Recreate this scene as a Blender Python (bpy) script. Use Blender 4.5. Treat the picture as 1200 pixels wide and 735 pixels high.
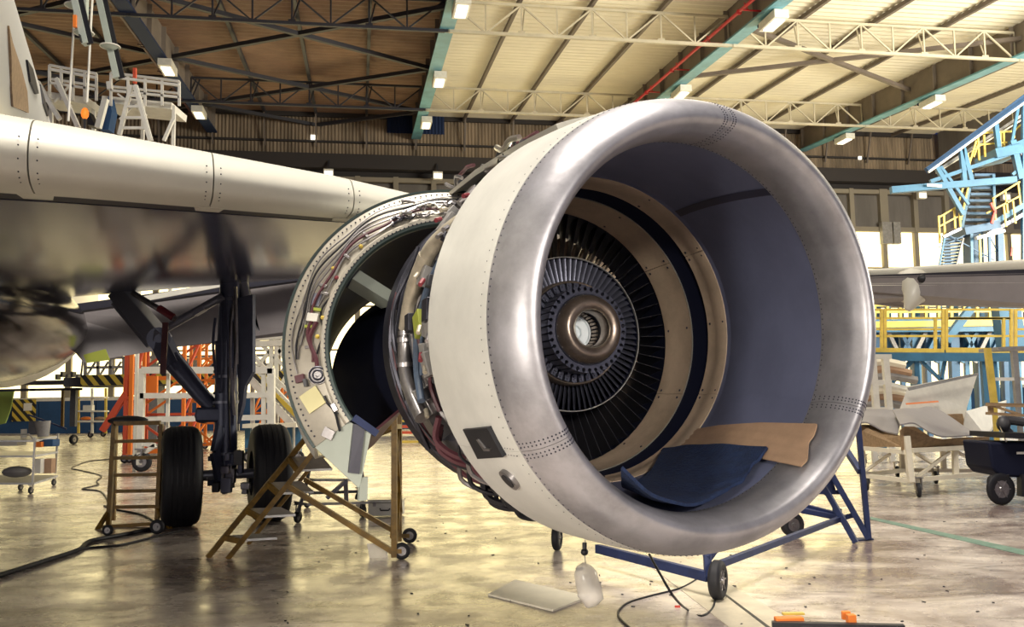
import bpy, math, random
from mathutils import Vector, Matrix
from math import sin, cos, pi, radians as rad
random.seed(7)
for o in list(bpy.data.objects): bpy.data.objects.remove(o)
SC = bpy.context.scene
COL = SC.collection

# ------------------------------------------------------------------ camera
FPX = 1075.0; CAMH = 1.38
RC = Matrix.Rotation(rad(5.6), 3, 'X') @ Matrix.Rotation(rad(0.9), 3, 'Y')      # level frame <- camera frame (x right, y ahead, z up)
CAMP = Vector((0, 0, CAMH))
cd = bpy.data.cameras.new('camera'); cam = bpy.data.objects.new('camera', cd); COL.objects.link(cam)
cd.sensor_width = 36; cd.lens = FPX / 1200 * 36; cd.clip_end = 400; cd.clip_start = .05
B = RC @ Matrix(((1, 0, 0), (0, 0, -1), (0, 1, 0)))
cam.matrix_world = Matrix.Translation(CAMP) @ B.to_4x4()
SC.camera = cam

# ------------------------------------------------------------------ light
SC.view_settings.view_transform = 'Standard'; SC.view_settings.look = 'None'
SC.view_settings.exposure = 0.12; SC.view_settings.gamma = 1.0
wd = bpy.data.worlds.new('world'); SC.world = wd; wd.use_nodes = True
bg = wd.node_tree.nodes['Background']; bg.inputs[0].default_value = (.10, .13, .38, 1); bg.inputs[1].default_value = .22

HYAW = rad(9.5)
HR = Matrix.Rotation(HYAW, 3, 'Z')                # hangar frame -> world
def hw(x, y, z): return HR @ Vector((x, y, z))
def area(name, loc, target, size, power, col, sy=None):
    l = bpy.data.lights.new(name, 'AREA'); l.shape = 'RECTANGLE'; l.size = size; l.size_y = sy or size
    l.energy = power; l.color = col
    o = bpy.data.objects.new(name, l); COL.objects.link(o); o.location = loc
    o.rotation_euler = (Vector(target) - Vector(loc)).to_track_quat('-Z', 'Y').to_euler()
    return o
WARM = (1.0, .92, .80)
area('left_fill', (-13, -2, 2.4), (0, 4.5, 1.6), 9, 260, WARM, 3.5)  # unseen fill added low at left to brighten the cowl side
area('front_fill', (7, -13, 3.6), (1, 4, 1.6), 9, 420, (1.0, .93, .84), 4)  # unseen fill added behind the camera for the intake interior
area('overhead_lamps', (-.6, 4.5, 15), (-.6, 6, 0), 6, 3300, WARM, 6)
area('right_roof_fill', hw(32, 18, 8), hw(12, 44, 20), 14, 13500, (1.0, .93, .76), 6)  # unseen upward light added to brighten the right roof bays
area('roof_lamp_row', hw(14, 30, 16.0), hw(14, 30, 0), 10, 1500, WARM, 24)
def spot(name, loc, target, power, ang, size, col=WARM):
    l = bpy.data.lights.new(name, 'SPOT'); l.energy = power; l.color = col; l.spot_size = rad(ang); l.spot_blend = .7; l.shadow_soft_size = size
    o = bpy.data.objects.new(name, l); COL.objects.link(o); o.location = loc; o.rotation_euler = (Vector(target) - Vector(loc)).to_track_quat('-Z', 'Y').to_euler()
spot('intake_spot', (2.2, -7.0, 4.0), (.95, 4.0, 1.65), 3000, 20, .35)  # unseen spot added to throw hard light into the intake
spot('cowl_fill_spot', (-4.2, -2.6, 1.75), (.25, 5.0, 1.55), 1500, 44, .5)  # unseen spot added to brighten the nacelle side and reverser

# ------------------------------------------------------------------ helpers
def ray(px, py): return (RC @ Vector(((px - 600) / FPX, 1, (367.5 - py) / FPX)))
def R(px, py, Y):                                   # point of the pixel's sight line that lies Y metres ahead
    d = ray(px, py); return CAMP + d * (Y / d.y)
def G(px, py, h=0.0):
    d = ray(px, py); return CAMP + d * ((h - CAMH) / d.z)
def HY(px, py, Y):                                  # hangar frame point with hangar y = Y
    d = HR.transposed() @ ray(px, py); c = HR.transposed() @ CAMP
    return c + d * ((Y - c.y) / d.y)

def mat(name, col, rough=.6, metal=0, var=.0, vscale=6, col2=None, bump=0, bscale=40, emit=0, spec=.5, alpha=1, trans=0, stretch=None):
    m = bpy.data.materials.new(name); m.use_nodes = True; n = m.node_tree.nodes; l = m.node_tree.links
    b = n['Principled BSDF']; b.inputs['Base Color'].default_value = (*col, 1)
    b.inputs['Roughness'].default_value = rough; b.inputs['Metallic'].default_value = metal
    b.inputs['Specular IOR Level'].default_value = spec
    if alpha < 1: b.inputs['Alpha'].default_value = alpha
    if trans: b.inputs['Transmission Weight'].default_value = trans
    if emit:
        b.inputs['Emission Color'].default_value = (*col, 1); b.inputs['Emission Strength'].default_value = emit
    if var or col2 or bump:
        tc = n.new('ShaderNodeTexCoord'); src = tc.outputs['Object']
        if stretch:
            mp = n.new('ShaderNodeMapping'); mp.inputs['Scale'].default_value = stretch; l.new(src, mp.inputs[0]); src = mp.outputs[0]
    if var or col2:
        t = n.new('ShaderNodeTexNoise'); t.inputs['Scale'].default_value = vscale; t.inputs['Detail'].default_value = 6
        t.inputs['Roughness'].default_value = .65; l.new(src, t.inputs[0])
        r = n.new('ShaderNodeValToRGB'); c2 = col2 or tuple(c * (1 - var) for c in col)
        r.color_ramp.elements[0].position = .38; r.color_ramp.elements[0].color = (*c2, 1)
        r.color_ramp.elements[1].position = .62; r.color_ramp.elements[1].color = (*col, 1)
        l.new(t.outputs['Fac'], r.inputs[0]); l.new(r.outputs[0], b.inputs['Base Color'])
    if bump:
        t2 = n.new('ShaderNodeTexNoise'); t2.inputs['Scale'].default_value = bscale; t2.inputs['Detail'].default_value = 4; l.new(src, t2.inputs[0])
        bp = n.new('ShaderNodeBump'); bp.inputs['Strength'].default_value = bump; bp.inputs['Distance'].default_value = .02
        l.new(t2.outputs['Fac'], bp.inputs['Height']); l.new(bp.outputs[0], b.inputs['Normal'])
    return m

M = {}
M['cowl_paint'] = mat('cowl_paint', (.66, .655, .61), .34, 0, .12, 3)
M['lip_metal'] = mat('lip_metal', (.47, .46, .49), .40, .65, .30, 4, bump=.04, bscale=30)
M['liner'] = mat('liner', (.15, .165, .265), .55, .2, .15, 3, bump=.03)
M['liner_dark'] = mat('liner_dark', (.03, .03, .055), .5)
M['tan'] = mat('tan', (.56, .43, .31), .5, .1, .22, 5)
M['navy'] = mat('navy', (.008, .010, .026), .65, spec=.15)
M['vane'] = mat('vane', (.06, .06, .075), .34, .6, .2, 6)
M['vane_blue'] = mat('vane_blue', (.12, .125, .17), .32, .7, .2, 8)
M['hub_metal'] = mat('hub_metal', (.34, .27, .22), .33, .8, .35, 9, bump=.05)
M['bright_metal'] = mat('bright_metal', (.75, .72, .62), .3, .9)
M['light_disc'] = mat('light_disc', (.82, .88, .92), .4, .1)
M['rivet'] = mat('rivet', (.04, .04, .06), .5, .5)
M['case_metal'] = mat('case_metal', (.07, .07, .09), .4, .6, .4, 9)
M['pipe_cream'] = mat('pipe_cream', (.55, .49, .38), .4, .3, .3, 8)
M['steel'] = mat('steel', (.38, .36, .36), .32, .85, .3, 12)
M['hose_blue'] = mat('hose_blue', (.09, .13, .20), .5, 0, .3, 30)
M['hose_red'] = mat('hose_red', (.22, .03, .04), .5)
M['maroon'] = mat('maroon', (.10, .03, .04), .5)
M['black'] = mat('black', (.008, .008, .012), .5)
M['rubber'] = mat('rubber', (.010, .010, .014), .65, 0, .3, 20)
M['frame_beige'] = mat('frame_beige', (.52, .48, .40), .45, .25, .2, 5)
M['frame_green'] = mat('frame_green', (.045, .065, .06), .4, .2)
M['sage'] = mat('sage', (.45, .50, .44), .5, 0, .08, 3)
M['grey_panel'] = mat('grey_panel', (.085, .085, .11), .45, .2, .2, 5)
M['yellow_note'] = mat('yellow_note', (.80, .74, .40), .6)
M['wing_paint'] = mat('wing_paint', (.62, .60, .52), .38, 0, .06, 2)
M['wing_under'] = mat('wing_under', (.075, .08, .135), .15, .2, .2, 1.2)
M['wing_dark'] = mat('wing_dark', (.02, .02, .035), .5)
M['flap_paint'] = mat('flap_paint', (.25, .23, .24), .45, 0, .12, 2)
M['fuse_paint'] = mat('fuse_paint', (.60, .60, .56), .3)
M['belly_metal'] = mat('belly_metal', (.13, .12, .13), .16, .7, .3, 2)
M['gear_paint'] = mat('gear_paint', (.075, .085, .14), .35, .3, .2, 5)
M['gear_light'] = mat('gear_light', (.24, .25, .31), .35, .4)
M['lime'] = mat('lime', (.32, .36, .05), .6)
M['cloth'] = mat('cloth', (.012, .030, .095), .9, 0, .35, 25, bump=.5, bscale=60)
M['card'] = mat('card', (.42, .27, .17), .85, 0, .15, 8, bump=.1)
M['yellow'] = mat('yellow', (.30, .165, .02), .45, 0, .45, 12)
M['yellow_bright'] = mat('yellow_bright', (.75, .55, .10), .45, 0, .2, 5)
M['stand_blue'] = mat('stand_blue', (.018, .034, .12), .6, 0, .3, 8)
M['dock_blue'] = mat('dock_blue', (.04, .155, .28), .45, 0, .25, 2)
M['dock_blue_dark'] = mat('dock_blue_dark', (.03, .10, .20), .5, 0, .2, 3)
M['white'] = mat('white', (.78, .76, .68), .5, 0, .12, 5)
M['grey'] = mat('grey', (.30, .29, .28), .5, 0, .25, 5)
M['dark_grey'] = mat('dark_grey', (.08, .08, .09), .5, 0, .25, 5)
M['wood'] = mat('wood', (.36, .24, .13), .75, 0, .3, 4, stretch=(1, 6, 6))
M['orange'] = mat('orange', (.85, .22, .03), .5)
M['red'] = mat('red', (.55, .05, .03), .5)
M['red_tag'] = mat('red_tag', (.30, .02, .04), .7)
M['scaffold_red'] = mat('scaffold_red', (.62, .09, .04), .5)
M['aluminium'] = mat('aluminium', (.55, .54, .52), .35, .7, .2, 8)
M['green'] = mat('green', (.35, .5, .12), .8)
M['hazard'] = None
M['roof_lit_cream'] = mat('roof_lit_cream', (.80, .75, .60), .7, 0, .08, .5)
M['roof_shaded_brown'] = mat('roof_shaded_brown', (.27, .165, .115), .8, 0, .3, .4)
M['wall_brown'] = mat('wall_brown', (.30, .23, .16), .8, 0, .5, .5, stretch=(3, 3, .25))
M['wall_dark'] = mat('wall_dark', (.035, .03, .03), .8)
M['wall_grey'] = mat('wall_grey', (.17, .155, .145), .8, 0, .3, .4, stretch=(2, 2, .3))
M['wall_blue'] = mat('wall_blue', (.02, .075, .19), .7, 0, .2, 1)
M['mullion'] = mat('mullion', (.25, .22, .17), .7)
M['steel_dark'] = mat('steel_dark', (.03, .03, .04), .6)
M['steel_cream'] = mat('steel_cream', (.55, .50, .38), .6, 0, .2, 1)
M['steel_taupe'] = mat('steel_taupe', (.16, .13, .11), .6, 0, .2, 1)
M['girder_navy'] = mat('girder_navy', (.018, .032, .085), .75, spec=.2)
M['girder_brown'] = mat('girder_brown', (.22, .185, .155), .7, 0, .2, .6)
M['girder_blue'] = mat('girder_blue', (.16, .42, .52), .5, 0, .3, .8)
M['pipe_red'] = mat('pipe_red', (.62, .012, .03), .5)
M['pane'] = mat('pane', (1.0, .84, .44), .5, emit=2.4)
M['lamp_glow'] = mat('lamp_glow', (1.0, .95, .8), .5, emit=2.0)
M['floor_line_green'] = mat('floor_line_green', (.14, .26, .20), .5, 0, .3, 8)
M['floor_line_cream'] = mat('floor_line_cream', (.62, .55, .42), .4, 0, .2, 5)
M['paper'] = mat('paper', (.86, .80, .64), .6, 0, .1, 4)
M['clear'] = mat('clear', (.85, .80, .74), .25, 0, .12, 8, alpha=.62)
def hazard():
    m = mat('hazard', (.6, .5, .1)); n = m.node_tree.nodes; l = m.node_tree.links
    tc = n.new('ShaderNodeTexCoord'); mp = n.new('ShaderNodeMapping'); mp.inputs['Rotation'].default_value = (0, rad(40), 0)
    w = n.new('ShaderNodeTexWave'); w.inputs['Scale'].default_value = .9
    r = n.new('ShaderNodeValToRGB'); r.color_ramp.interpolation = 'CONSTANT'
    r.color_ramp.elements[0].color = (.02, .02, .02, 1); r.color_ramp.elements[1].position = .5; r.color_ramp.elements[1].color = (.6, .45, .06, 1)
    l.new(tc.outputs['Object'], mp.inputs[0]); l.new(mp.outputs[0], w.inputs[0]); l.new(w.outputs['Fac'], r.inputs[0]); l.new(r.outputs[0], n['Principled BSDF'].inputs['Base Color'])
    return m
M['hazard'] = hazard()

WM = {}                                             # world matrices of what was built, by object name
def wmat(o): return WM.get(o.name, Matrix.Identity(4))
def thing(name, label, cat, loc=(0, 0, 0), group=None, kind=None, m4=None):
    o = bpy.data.objects.new(name, None); COL.objects.link(o); o.empty_display_size = .1
    o.matrix_world = m4 if m4 is not None else Matrix.Translation(Vector(loc)); WM[o.name] = o.matrix_world.copy()
    tag(o, label, cat, group, kind); return o
def tag(o, label=None, cat=None, group=None, kind=None):
    if label: o['label'] = label
    if cat: o['category'] = cat
    if group: o['group'] = group
    if kind: o['kind'] = kind
    return o
class MB:
    def __init__(s): s.v = []; s.f = []
    def add(s, V, F):
        k = len(s.v); s.v += [Vector(p) for p in V]; s.f += [tuple(i + k for i in f) for f in F]; return s
    def box(s, c, sz, rot=None):
        c = Vector(c); P = []
        for dz in (-.5, .5):
            for dy in (-.5, .5):
                for dx in (-.5, .5):
                    p = Vector((dx * sz[0], dy * sz[1], dz * sz[2]));
                    if rot is not None: p = rot @ p
                    P.append(c + p)
        return s.add(P, [(0, 2, 3, 1), (4, 5, 7, 6), (0, 1, 5, 4), (2, 6, 7, 3), (0, 4, 6, 2), (1, 3, 7, 5)])
    def bar(s, a, b, w, h=None, up=(0, 0, 1)):
        a = Vector(a); b = Vector(b); h = h or w; d = b - a; L = d.length
        if L < 1e-6: return s
        d.normalize(); u = Vector(up)
        if abs(d.dot(u)) > .98: u = Vector((0, 1, 0))
        x = d.cross(u).normalized(); z = x.cross(d)
        P = []
        for q in (a, b):
            for i, j in ((-1, -1), (1, -1), (1, 1), (-1, 1)): P.append(q + x * i * w / 2 + z * j * h / 2)
        return s.add(P, [(0, 1, 2, 3), (7, 6, 5, 4), (0, 4, 5, 1), (1, 5, 6, 2), (2, 6, 7, 3), (3, 7, 4, 0)])
    def tube(s, pts, r, n=8, closed=False):
        P = [Vector(p) for p in pts]; m = len(P); V = []; prev = None
        for i, p in enumerate(P):
            if closed: d = P[(i + 1) % m] - P[i - 1]
            else: d = P[min(i + 1, m - 1)] - P[max(i - 1, 0)]
            d.normalize()
            if prev is None:
                u = Vector((0, 0, 1)) if abs(d.z) < .9 else Vector((1, 0, 0)); x = d.cross(u).normalized()
            else: x = (prev - d * prev.dot(d)).normalized()
            prev = x; z = d.cross(x); rr = r[i] if isinstance(r, (list, tuple)) else r
            for k in range(n): a = 2 * pi * k / n; V.append(p + x * cos(a) * rr + z * sin(a) * rr)
        F = []
        for i in range(m if closed else m - 1):
            j = (i + 1) % m
            for k in range(n): F.append((i * n + k, i * n + (k + 1) % n, j * n + (k + 1) % n, j * n + k))
        if not closed: F += [tuple(range(n - 1, -1, -1)), tuple((m - 1) * n + k for k in range(n))]
        return s.add(V, F)
    def cyl(s, a, b, r, n=16, r2=None): return s.tube([a, b], [r, r if r2 is None else r2], n)
    def lathe(s, prof, a0=0, a1=2 * pi, n=96, loop=False, fn=None):
        # profile of (s, r); axis = local y; angle from x to z
        full = abs(a1 - a0 - 2 * pi) < 1e-6; m = n if full else n + 1; k = len(prof); V = []
        for i in range(m):
            t = a0 + (a1 - a0) * i / n
            for (q, r) in prof:
                p = Vector((r * cos(t), q, r * sin(t))); V.append(fn(p) if fn else p)
        F = []
        for i in range(n):
            j = (i + 1) % m
            for q in range(k if loop else k - 1):
                q2 = (q + 1) % k; F.append((i * k + q, j * k + q, j * k + q2, i * k + q2))
        if loop and not full: F += [tuple(range(k)), tuple(n * k + q for q in range(k - 1, -1, -1))]
        return s.add(V, F)
    def prism(s, pts, off):
        n = len(pts); off = Vector(off); P = [Vector(p) for p in pts]
        return s.add(P + [p + off for p in P], [tuple(range(n - 1, -1, -1)), tuple(range(n, 2 * n))] + [(i, (i + 1) % n, n + (i + 1) % n, n + i) for i in range(n)])
    def dome(s, p, nrm, r, h, n=6):
        nrm = Vector(nrm).normalized(); u = nrm.orthogonal().normalized(); w = nrm.cross(u); p = Vector(p)
        V = [p + u * cos(2 * pi * k / n) * r + w * sin(2 * pi * k / n) * r - nrm * h * .3 for k in range(n)] + [p + u * cos(2 * pi * k / n) * r * .7 + w * sin(2 * pi * k / n) * r * .7 + nrm * h for k in range(n)]
        return s.add(V, [(k, (k + 1) % n, n + (k + 1) % n, n + k) for k in range(n)] + [tuple(n + k for k in range(n))])
    def sphere(s, c, r, sc=(1, 1, 1), n=12):
        c = Vector(c); V = []; F = []; m = n // 2
        for i in range(1, m):
            for k in range(n):
                a = pi * i / m; b = 2 * pi * k / n; V.append(c + Vector((sin(a) * cos(b) * r * sc[0], sin(a) * sin(b) * r * sc[1], cos(a) * r * sc[2])))
        V += [c + Vector((0, 0, r * sc[2])), c - Vector((0, 0, r * sc[2]))]; T = len(V) - 2
        for i in range(m - 2):
            for k in range(n): F.append((i * n + k, (i + 1) * n + k, (i + 1) * n + (k + 1) % n, i * n + (k + 1) % n))
        for k in range(n): F += [(T, k, (k + 1) % n), (T + 1, (m - 2) * n + (k + 1) % n, (m - 2) * n + k)]
        return s.add(V, F)
    def build(s, name, m, parent=None, label=None, cat=None, group=None, kind=None, local=False, smooth=35, bevel=0, origin=None):
        me = bpy.data.meshes.new(name)
        if parent is not None: X = wmat(parent); base = None
        else: X = Matrix.Identity(4)
        if local: V = s.v; W = X
        elif parent is not None: inv = X.inverted(); V = [inv @ p for p in s.v]; W = X
        else:
            if origin is None:
                lo = [min(p[i] for p in s.v) for i in range(3)]; hi = [max(p[i] for p in s.v) for i in range(3)]
                origin = Vector(((lo[0] + hi[0]) / 2, (lo[1] + hi[1]) / 2, lo[2]))
            V = [p - origin for p in s.v]; W = Matrix.Translation(origin)
        me.from_pydata([tuple(p) for p in V], [], s.f); me.materials.append(M[m] if isinstance(m, str) else m)
        if smooth:
            me.shade_smooth(); me.set_sharp_from_angle(angle=rad(smooth))
        me.update()
        o = bpy.data.objects.new(name, me); COL.objects.link(o)
        if parent is not None: o.parent = parent
        else: o.matrix_world = W
        WM[o.name] = W.copy()
        if bevel:
            b = o.modifiers.new('bevel', 'BEVEL'); b.width = bevel; b.segments = 2; b.limit_method = 'ANGLE'
        return tag(o, label, cat, group, kind)
def spline(P, k=6):
    P = [Vector(p) for p in P]; out = []
    for i in range(len(P) - 1):
        a = P[max(i - 1, 0)]; b = P[i]; c = P[i + 1]; d = P[min(i + 2, len(P) - 1)]
        for j in range(k):
            t = j / k; out.append(.5 * ((2 * b) + (c - a) * t + (2 * a - 5 * b + 4 * c - d) * t * t + (3 * b - a - 3 * c + d) * t ** 3))
    return out + [P[-1]]
def spl2(P, k=5): return [(p.x, p.y) for p in spline([(a, b, 0) for a, b in P], k)]
# ------------------------------------------------------------------ floor
def floor_mat():
    m = bpy.data.materials.new('floor_concrete'); m.use_nodes = True; n = m.node_tree.nodes; l = m.node_tree.links; b = n['Principled BSDF']
    tc = n.new('ShaderNodeTexCoord')
    def noise(sc, det=8, ro=.65, st=(1, 1, 1), dist=0):
        mp = n.new('ShaderNodeMapping'); mp.inputs['Scale'].default_value = st; l.new(tc.outputs['Object'], mp.inputs[0])
        t = n.new('ShaderNodeTexNoise'); t.inputs['Scale'].default_value = sc; t.inputs['Detail'].default_value = det; t.inputs['Roughness'].default_value = ro; t.inputs['Distortion'].default_value = dist
        l.new(mp.outputs[0], t.inputs[0]); return t.outputs['Fac']
    def ramp(src, p0, p1, c0=(0, 0, 0, 1), c1=(1, 1, 1, 1)):
        r = n.new('ShaderNodeValToRGB'); r.color_ramp.elements[0].position = p0; r.color_ramp.elements[1].position = p1
        r.color_ramp.elements[0].color = c0; r.color_ramp.elements[1].color = c1; l.new(src, r.inputs[0]); return r.outputs[0]
    def mix(f, a, c):
        x = n.new('ShaderNodeMix'); x.data_type = 'RGBA'; l.new(f, x.inputs[0])
        for i, q in ((6, a), (7, c)):
            if isinstance(q, tuple): x.inputs[i].default_value = q
            else: l.new(q, x.inputs[i])
        return x.outputs[2]
    big = ramp(noise(.55, 9, .7, (1, 1.6, 1), .6), .40, .60)
    c = mix(big, (.20, .15, .135, 1), (.68, .60, .53, 1))
    st = ramp(noise(1.4, 10, .75, (.8, 2.2, 1), .8), .53, .66)
    c = mix(st, c, (.075, .05, .045, 1))
    fine = ramp(noise(14, 6, .7, (1, 1.5, 1)), .60, .70)
    c = mix(fine, c, (.17, .125, .09, 1))
    spk = ramp(noise(60, 3, .5), .70, .74)
    c = mix(spk, c, (.05, .04, .04, 1))
    l.new(c, b.inputs['Base Color'])
    r = n.new('ShaderNodeMapRange'); l.new(noise(2.2, 8, .7), r.inputs[0]); r.inputs[1].default_value = .3; r.inputs[2].default_value = .7; r.inputs[3].default_value = .13; r.inputs[4].default_value = .38
    l.new(r.outputs[0], b.inputs['Roughness']); b.inputs['Specular IOR Level'].default_value = .9
    bp = n.new('ShaderNodeBump'); bp.inputs['Strength'].default_value = .07; bp.inputs['Distance'].default_value = .01
    l.new(noise(9, 8, .7), bp.inputs['Height']); l.new(bp.outputs[0], b.inputs['Normal'])
    return m
M['floor'] = floor_mat()
WY = 60.0                                            # hangar depth from the camera
XR = HY(1090, 163, WY).x; XB = XR + 24; XL = -42.0
fl = MB(); fl.prism([hw(XL, -22, 0), hw(XB, -22, 0), hw(XB, WY, 0), hw(XL, WY, 0)], (0, 0, -.3))
fl.build('floor', 'floor', kind='structure', smooth=0, origin=Vector((0, 0, 0)))

# ------------------------------------------------------------------ roof
KR = math.tan(rad(3.9)); ZW = HY(598, 141.5, WY).z
def zr(y): return ZW - KR * (WY - y)
def hbottom(px, py, drop):                           # sight line with the plane 'drop' below the roof
    d = HR.transposed() @ ray(px, py); c = HR.transposed() @ CAMP
    t = (zr(c.y) - drop - c.z) / (d.z - KR * d.y); return c + d * t
GD = 1.6                                             # girder depth
gx = [HY(px, 165, WY).x for px in (250, 487, 706, 935)]
gx = [gx[0] - (gx[1] - gx[0])] + gx + [gx[3] + (gx[3] - gx[2])]
roof = thing('ceiling', None, None, hw(0, 30, 17), kind='structure')
Y0 = 16.0
def sheet(x0, x1, m, lit):
    b = MB(); n = int((WY - Y0) / .25); V = []; F = []
    for i in range(n + 1):
        y = Y0 + (WY - Y0) * i / n; z = zr(y) + (.05 if i % 2 else 0)
        V += [hw(x0, y, z), hw(x1, y, z)]
    for i in range(n): F.append((2 * i, 2 * i + 1, 2 * i + 3, 2 * i + 2))
    b.add(V, F).build('roof_sheet', m, roof, smooth=0, label=lit)
edges = []
for i in range(len(gx) - 1):
    for k in range(4): edges.append((gx[i] + (gx[i + 1] - gx[i]) * k / 4, gx[i] + (gx[i + 1] - gx[i]) * (k + 1) / 4, i, k))
extra = [(gx[0] - 3.3 * (k + 1), gx[0] - 3.3 * k, -1, k) for k in range(5)]
for x0, x1, i, k in extra + edges:
    if x0 > XR: continue
    brown = i <= 1  # left bays: brownish sheet, its darker colour also stands in for their shade
    sheet(x0, min(x1, XR), 'roof_shaded_brown' if brown else 'roof_lit_cream', None)
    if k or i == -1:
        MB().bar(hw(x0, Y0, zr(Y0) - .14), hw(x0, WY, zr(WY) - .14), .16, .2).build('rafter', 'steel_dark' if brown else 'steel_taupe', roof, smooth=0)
for i, x in enumerate(gx):
    if x > XR: continue
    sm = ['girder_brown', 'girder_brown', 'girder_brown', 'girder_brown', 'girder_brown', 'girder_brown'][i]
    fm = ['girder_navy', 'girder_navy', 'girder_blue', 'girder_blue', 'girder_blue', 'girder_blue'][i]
    g = MB().bar(hw(x, Y0, zr(Y0) - GD / 2), hw(x, WY - .4, zr(WY) - GD / 2), .08, GD)
    for q in range(15): y = Y0 + 1 + q * 3; g.bar(hw(x - .25, y, zr(y) - GD / 2), hw(x + .25, y, zr(y) - GD / 2), .06, GD - .1)
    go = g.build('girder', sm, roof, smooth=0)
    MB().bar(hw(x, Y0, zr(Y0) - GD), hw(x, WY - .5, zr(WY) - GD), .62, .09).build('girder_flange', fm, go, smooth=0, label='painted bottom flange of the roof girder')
# lattice purlins across the roof
def truss(y, xa, xb, m, D=1.35, top=.35, n=None, w=.11):
    b = MB(); zt = zr(y) - top; zb = zt - D; n = n or max(2, int(round((xb - xa) / 1.65)))
    b.bar(hw(xa, y, zt), hw(xb, y, zt), w, w); b.bar(hw(xa, y, zb), hw(xb, y, zb), w * 1.2, w * 1.2)
    for i in range(n + 1):
        x = xa + (xb - xa) * i / n; x2 = xa + (xb - xa) * (i + 1) / n
        b.bar(hw(x, y, zt), hw(x, y, zb), w * .6)
        if i < n:
            if i % 2: b.bar(hw(x, y, zb), hw(x2, y, zt), w * .6)
            else: b.bar(hw(x, y, zt), hw(x2, y, zb), w * .6)
    for i in range(0, n + 1, 2):
        x = xa + (xb - xa) * i / n; b.bar(hw(x, y, zb), hw(x + .3, y + .9, zr(y + .9) - .2), w * .5)
        b.box(hw(x, y, zb + .06), (.3, .05, .22))
    b.build('purlin_truss', m, roof, smooth=0)
for i in range(len(gx) - 1):
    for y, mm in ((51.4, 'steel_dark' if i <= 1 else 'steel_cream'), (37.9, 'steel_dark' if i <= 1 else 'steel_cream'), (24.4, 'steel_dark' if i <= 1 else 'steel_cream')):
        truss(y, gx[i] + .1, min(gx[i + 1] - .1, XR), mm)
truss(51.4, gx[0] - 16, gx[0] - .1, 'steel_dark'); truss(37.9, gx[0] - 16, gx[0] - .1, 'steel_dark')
# crossed wind braces between the girders
def brace(xa, ya, xb, yb, m, drop=.75): MB().bar(hw(xa, ya, zr(ya) - drop), hw(xb, yb, zr(yb) - drop), .2, .2).build('wind_brace', m, roof, smooth=0)
for i in range(len(gx) - 1):
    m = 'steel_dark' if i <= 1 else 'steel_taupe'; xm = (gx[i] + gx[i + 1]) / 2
    for yg, yc in ((55.5, 60), (55.5, 51), (46.5, 51), (46.5, 42), (37.5, 42)) if i <= 1 else (((37.5, 42), (46.5, 42)) if i == 3 else ()):
        brace(gx[i], yg, xm, yc, m); brace(gx[i + 1], yg, xm, yc, m)
# red sprinkler pipes beside two girders
for x, off in ((gx[3], -.75), (gx[1], -.7)):
    b = MB().tube([hw(x + off, 20, zr(20) - 1.15), hw(x + off, 58, zr(58) - 1.15)], .075, 8)
    for q in range(9):
        y = 22 + q * 4.2; b.bar(hw(x + off - .1, y, zr(y) - 1.3), hw(x, y, zr(y) - 1.3), .05); b.bar(hw(x + off + .15, y, zr(y) - 1.3), hw(x + off + .15, y + .4, zr(y) - .8), .04); b.sphere(hw(x + off, y + .6, zr(y) - 1.12), .13, n=8)
    b.build('sprinkler_pipe', 'pipe_red' if x == gx[3] else 'maroon', kind='stuff' if 0 else None, label='bright red sprinkler pipe along the blue-edged roof girder above the engine' if x == gx[3] else 'dark red sprinkler pipe beside the navy roof girder at upper left', cat='pipe')
# girder lamps
gl = [(0, 190, 78, 'second lamp from the wall on the navy girder'), (0, 228, 131, 'lamp nearest the wall on the navy girder'), (1, 515, 6, 'topmost on the pale blue girder left of the engine'), (1, 500, 92, 'middle lamp of the pale blue girder left of the engine'), (1, 490, 143, 'lamp nearest the wall on the girder left of the engine'),
      (2, 878, 22, 'lamp beside the red pipe at the top of the photo'), (2, 781, 107, 'lamp just above the engine lip by the red pipe'), (3, 1183, 46, 'lamp at the right end of the right-hand girder'), (3, 1046, 117, 'middle lamp of the right-hand girder'), (3, 955, 161, 'lamp nearest the wall on the right-hand girder')]
for gi, px, py, lb in gl:
    p = hbottom(px, py, GD + .25); x = gx[gi + 1] + .25; y = p.y; z = zr(y) - GD - .28
    t = thing('girder_lamp', 'white box light, ' + lb, 'lamp', hw(x, y, z), group='light fittings under the roof girders')
    MB().box(hw(x, y, z), (.62, 1.5, .34), HR).build('housing', 'white', t, smooth=0)
    MB().box(hw(x, y, z - .19), (.42, 1.1, .05), HR).build('diffuser', 'lamp_glow', t, smooth=0)
    MB().box(hw(x, y + .9, z + .16), (.5, .2, .12), HR).build('bracket', 'girder_navy', t, smooth=0)

# ------------------------------------------------------------------ back wall (hangar doors)
wall = thing('wall_back', None, None, hw(0, WY, 0), kind='structure')
def hz(py, px=600): return HY(px, py, WY).z
z_top = ZW + .1; z_a = hz(172); z_b = hz(190); z_c = hz(206); z_d = hz(216); z_e = hz(262); z_blue = 1.95
def wbox(name, m, x0, x1, z0, z1, y0, y1, label=None, par=wall):
    c = hw((x0 + x1) / 2, (y0 + y1) / 2, (z0 + z1) / 2)
    return MB().box(c, (x1 - x0, y1 - y0, z1 - z0), HR).build(name, m, par, smooth=0, label=label)
def corr(x0, x1, z0, z1, y, m, name, label=None, per=.22, dep=.07):
    n = max(2, int((x1 - x0) / per)); V = []; F = []
    for i in range(n * 2 + 1):
        x = x0 + (x1 - x0) * i / (2 * n); yy = y - (dep if i % 2 else 0); V += [hw(x, yy, z0), hw(x, yy, z1)]
    for i in range(2 * n): F.append((2 * i, 2 * i + 2, 2 * i + 3, 2 * i + 1))
    return MB().add(V, F).build(name, m, wall, smooth=0, label=label)
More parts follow.
